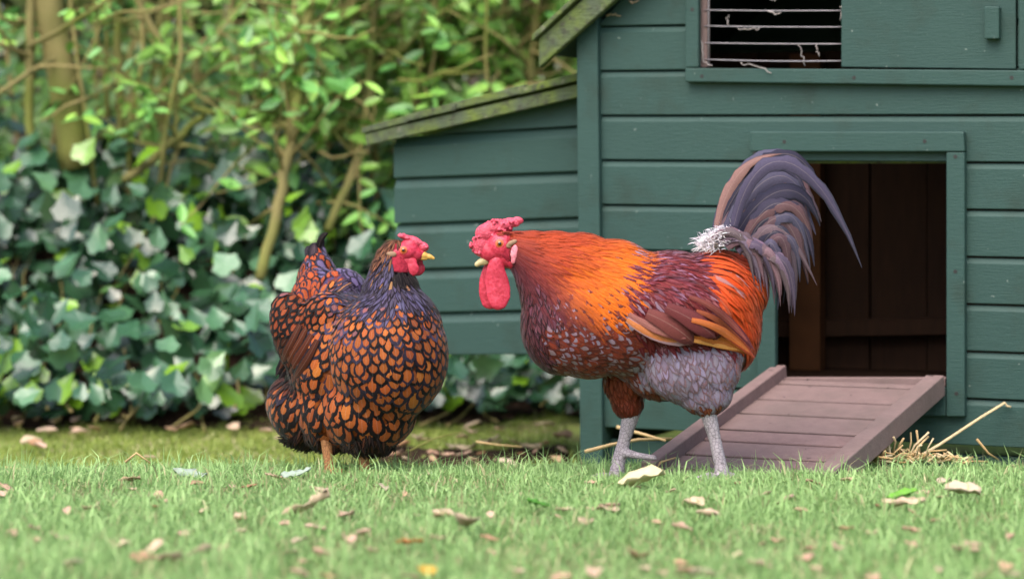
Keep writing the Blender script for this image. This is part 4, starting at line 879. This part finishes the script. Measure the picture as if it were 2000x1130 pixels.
for k, (px, py) in enumerate(((780, 905), (800, 912), (815, 908), (826, 915), (885, 908), (895, 902), (770, 916))):
    curled('plucked_leaf', gpt(px, py, .036), .036, m_plain('plucked_leaf', (.05, .17, .03) if k % 2 == 0 else (.62, .64, .58)), 'dark green torn leaf at the right foot of the hen' if k % 2 == 0 else 'pale leaf underside showing at the right foot of the hen', 'leaf', 'torn leaves by the hen', rs.uniform(0, 6), .4, 400 + k)
for k in range(26):                                             # scraps on the soil between the birds
    x = rs.uniform(-.30, .12); y = rs.uniform(5.6, 6.05)
    curled('fallen_leaf', Vector((x, y, float(ground(np.float64(x), np.float64(y))) + .018)), rs.uniform(.02, .05), M['dry'], 'brown leaf scrap on the dark soil between hen and coop post', 'leaf', 'leaf scraps on the bare soil', None, rs.uniform(.3, .7), 500 + k, .8, (5, 6))
def stalk(pts, r, name, label=None, cat=None, parent=None, group=None, mat='straw'):
    o = tube(pts, r, name, M[mat], parent, 6, r * .6); return tag(o, label, cat, group) if label else o
wy = lambda px: wuv(px, 800)
ps = P(1775, 902, 4.88); pe = W(*wuv(1962, 786, .012), .012)
stalk([ps, ps.lerp(pe, .3) + Vector((0, 0, -.003)), ps.lerp(pe, .75), pe, pe + Vector((.004, -.003, -.006)), pe + Vector((.012, -.003, -.008))], .0034, 'straw_stalk', 'long pale straw stalk leaning against the coop wall', 'straw')
a, b = P(1144, 881, 4.98), P(1312, 856, 5.2)
stalk([a, a.lerp(b, .3) + Vector((0, 0, .006)), a.lerp(b, .6) + Vector((0, 0, .008)), b], .0042, 'straw_stalk', 'tan stalk lying behind the rooster forward leg by the corner post', 'straw')
stalk([P(1205, 833, 5.2), P(1300, 860, 5.15)], .004, 'straw_stalk', 'short stalk crossing under the coop bottom board', 'straw')
pile = empty('straw_pile', P(1760, 905, 4.86), 'loose heap of tan straw between the ramp and coop wall', 'straw')
rs = random.Random(11)
for k in range(120):
    x0 = 1690 + 190 * rs.random() ** 1.3; Y0 = rs.uniform(4.80, 4.93); y0 = 905 - 12 * rs.random(); an = rs.uniform(.1, 3.0); L = rs.uniform(18, 62) * (1 if k % 4 else 1.5) * (.65 if x0 > 1800 else 1); lift = min(1, max(.15, 1.2 - abs(x0 - 1760) / 110)) * rs.random()
    p = P(x0, y0, Y0); q = P(x0 + math.cos(an) * L, y0 - abs(math.sin(an)) * L * 1.0 * lift - 3, Y0 + rs.uniform(-.05, .05)); m_ = p.lerp(q, .5) + Vector((rs.gauss(0, .004), 0, rs.gauss(.004, .004)))
    tube([p, m_, q], rs.uniform(.0010, .0024), 'straw', M['straw'], pile, 5)
for k, (c, lab) in enumerate(([[(1820, 906), (1848, 898), (1900, 893)], 'pale straw stem lying right of the straw heap'], [[(1908, 857), (1930, 884), (1950, 897)], 'bent straw stem standing at the right edge by the coop'], [[(1870, 912), (1900, 892), (1898, 893)], 'short straw stub in the grass before the coop'], [[(245, 902), (266, 884), (300, 908)], 'kinked pale straw standing in the lawn left of the hen'],
    [[(1600, 905), (1630, 910), (1690, 914)], 'straw lying at the ramp foot'], [[(1275, 925), (1290, 902), (1320, 893)], 'curled straw at the rooster feet'], [[(10, 912), (35, 915), (60, 916)], 'pale straw at the left edge of the lawn'], [[(930, 862), (970, 868), (1020, 872)], 'pale twig on the soil between the birds'], [[(800, 880), (850, 855), (905, 842)], 'dark thin twig on the grass behind the hen'], [[(960, 935), (1000, 930), (1030, 926)], 'thin straw on the lawn between the birds'])):
    Y = 4.86 if k < 3 else (5.35 if k in (7, 8) else 4.72); stalk([P(x, y, Y + .01 * i) for i, (x, y) in enumerate(c)], .0026 if k != 8 else .002, 'straw_stalk' if k not in (7, 8) else 'twig', lab, 'straw' if k not in (7, 8) else 'twig', mat='twig' if k == 8 else 'straw')
# fluff caught on the window wire and wall
for k, c in enumerate(([(1425, 28), (1418, 36), (1420, 46), (1424, 48)], [(1500, 20), (1515, 32), (1524, 26)], [(1560, 88), (1567, 100), (1566, 108), (1572, 128)], [(1597, 86), (1594, 96), (1598, 108)], [(1440, 54), (1462, 60), (1484, 54)], [(1446, 122), (1468, 128), (1494, 130), (1502, 142)], [(1370, 80), (1376, 100), (1368, 128), (1392, 130)], [(1500, -5), (1510, 4), (1516, -2)], [(1642, 12), (1648, 20), (1642, 36)], [(1188, 32), (1198, 28), (1210, 30)], [(1228, 2), (1240, 8), (1248, 2)])):
    off = .024 if k == 5 else (-.0075 if k < 9 else .003); pts = [W(*wuv(x + random.gauss(0, 1.6), y + random.gauss(0, 1.6), off), off) for x, y in curve2(c if len(c) < 5 else c[:4], 9)]
    lab = ['curl of pale fluff on the upper left window wire', 'clump of fluff high in the window middle', 'long fluff strand hanging from the third window wire', 'short fluff strand right of the long hanging one', 'fluff sagging along the second window wire', 'wisp of fluff over the window frame bottom', 'pale straw and fluff in the window left corner', 'fluff at the top of the window opening', 'fluff tuft on the sliding panel edge', 'brown leaf scrap stuck to the wall near the roof', 'pinkish scrap on the wall at the top edge'][k]
    tag(tube(pts, .0016 if k in (1, 6, 8, 9, 10) else .0007, 'fluff_strand', M['fluff'] if k < 9 else M['dry'], None, 5, .001), lab, 'fluff')
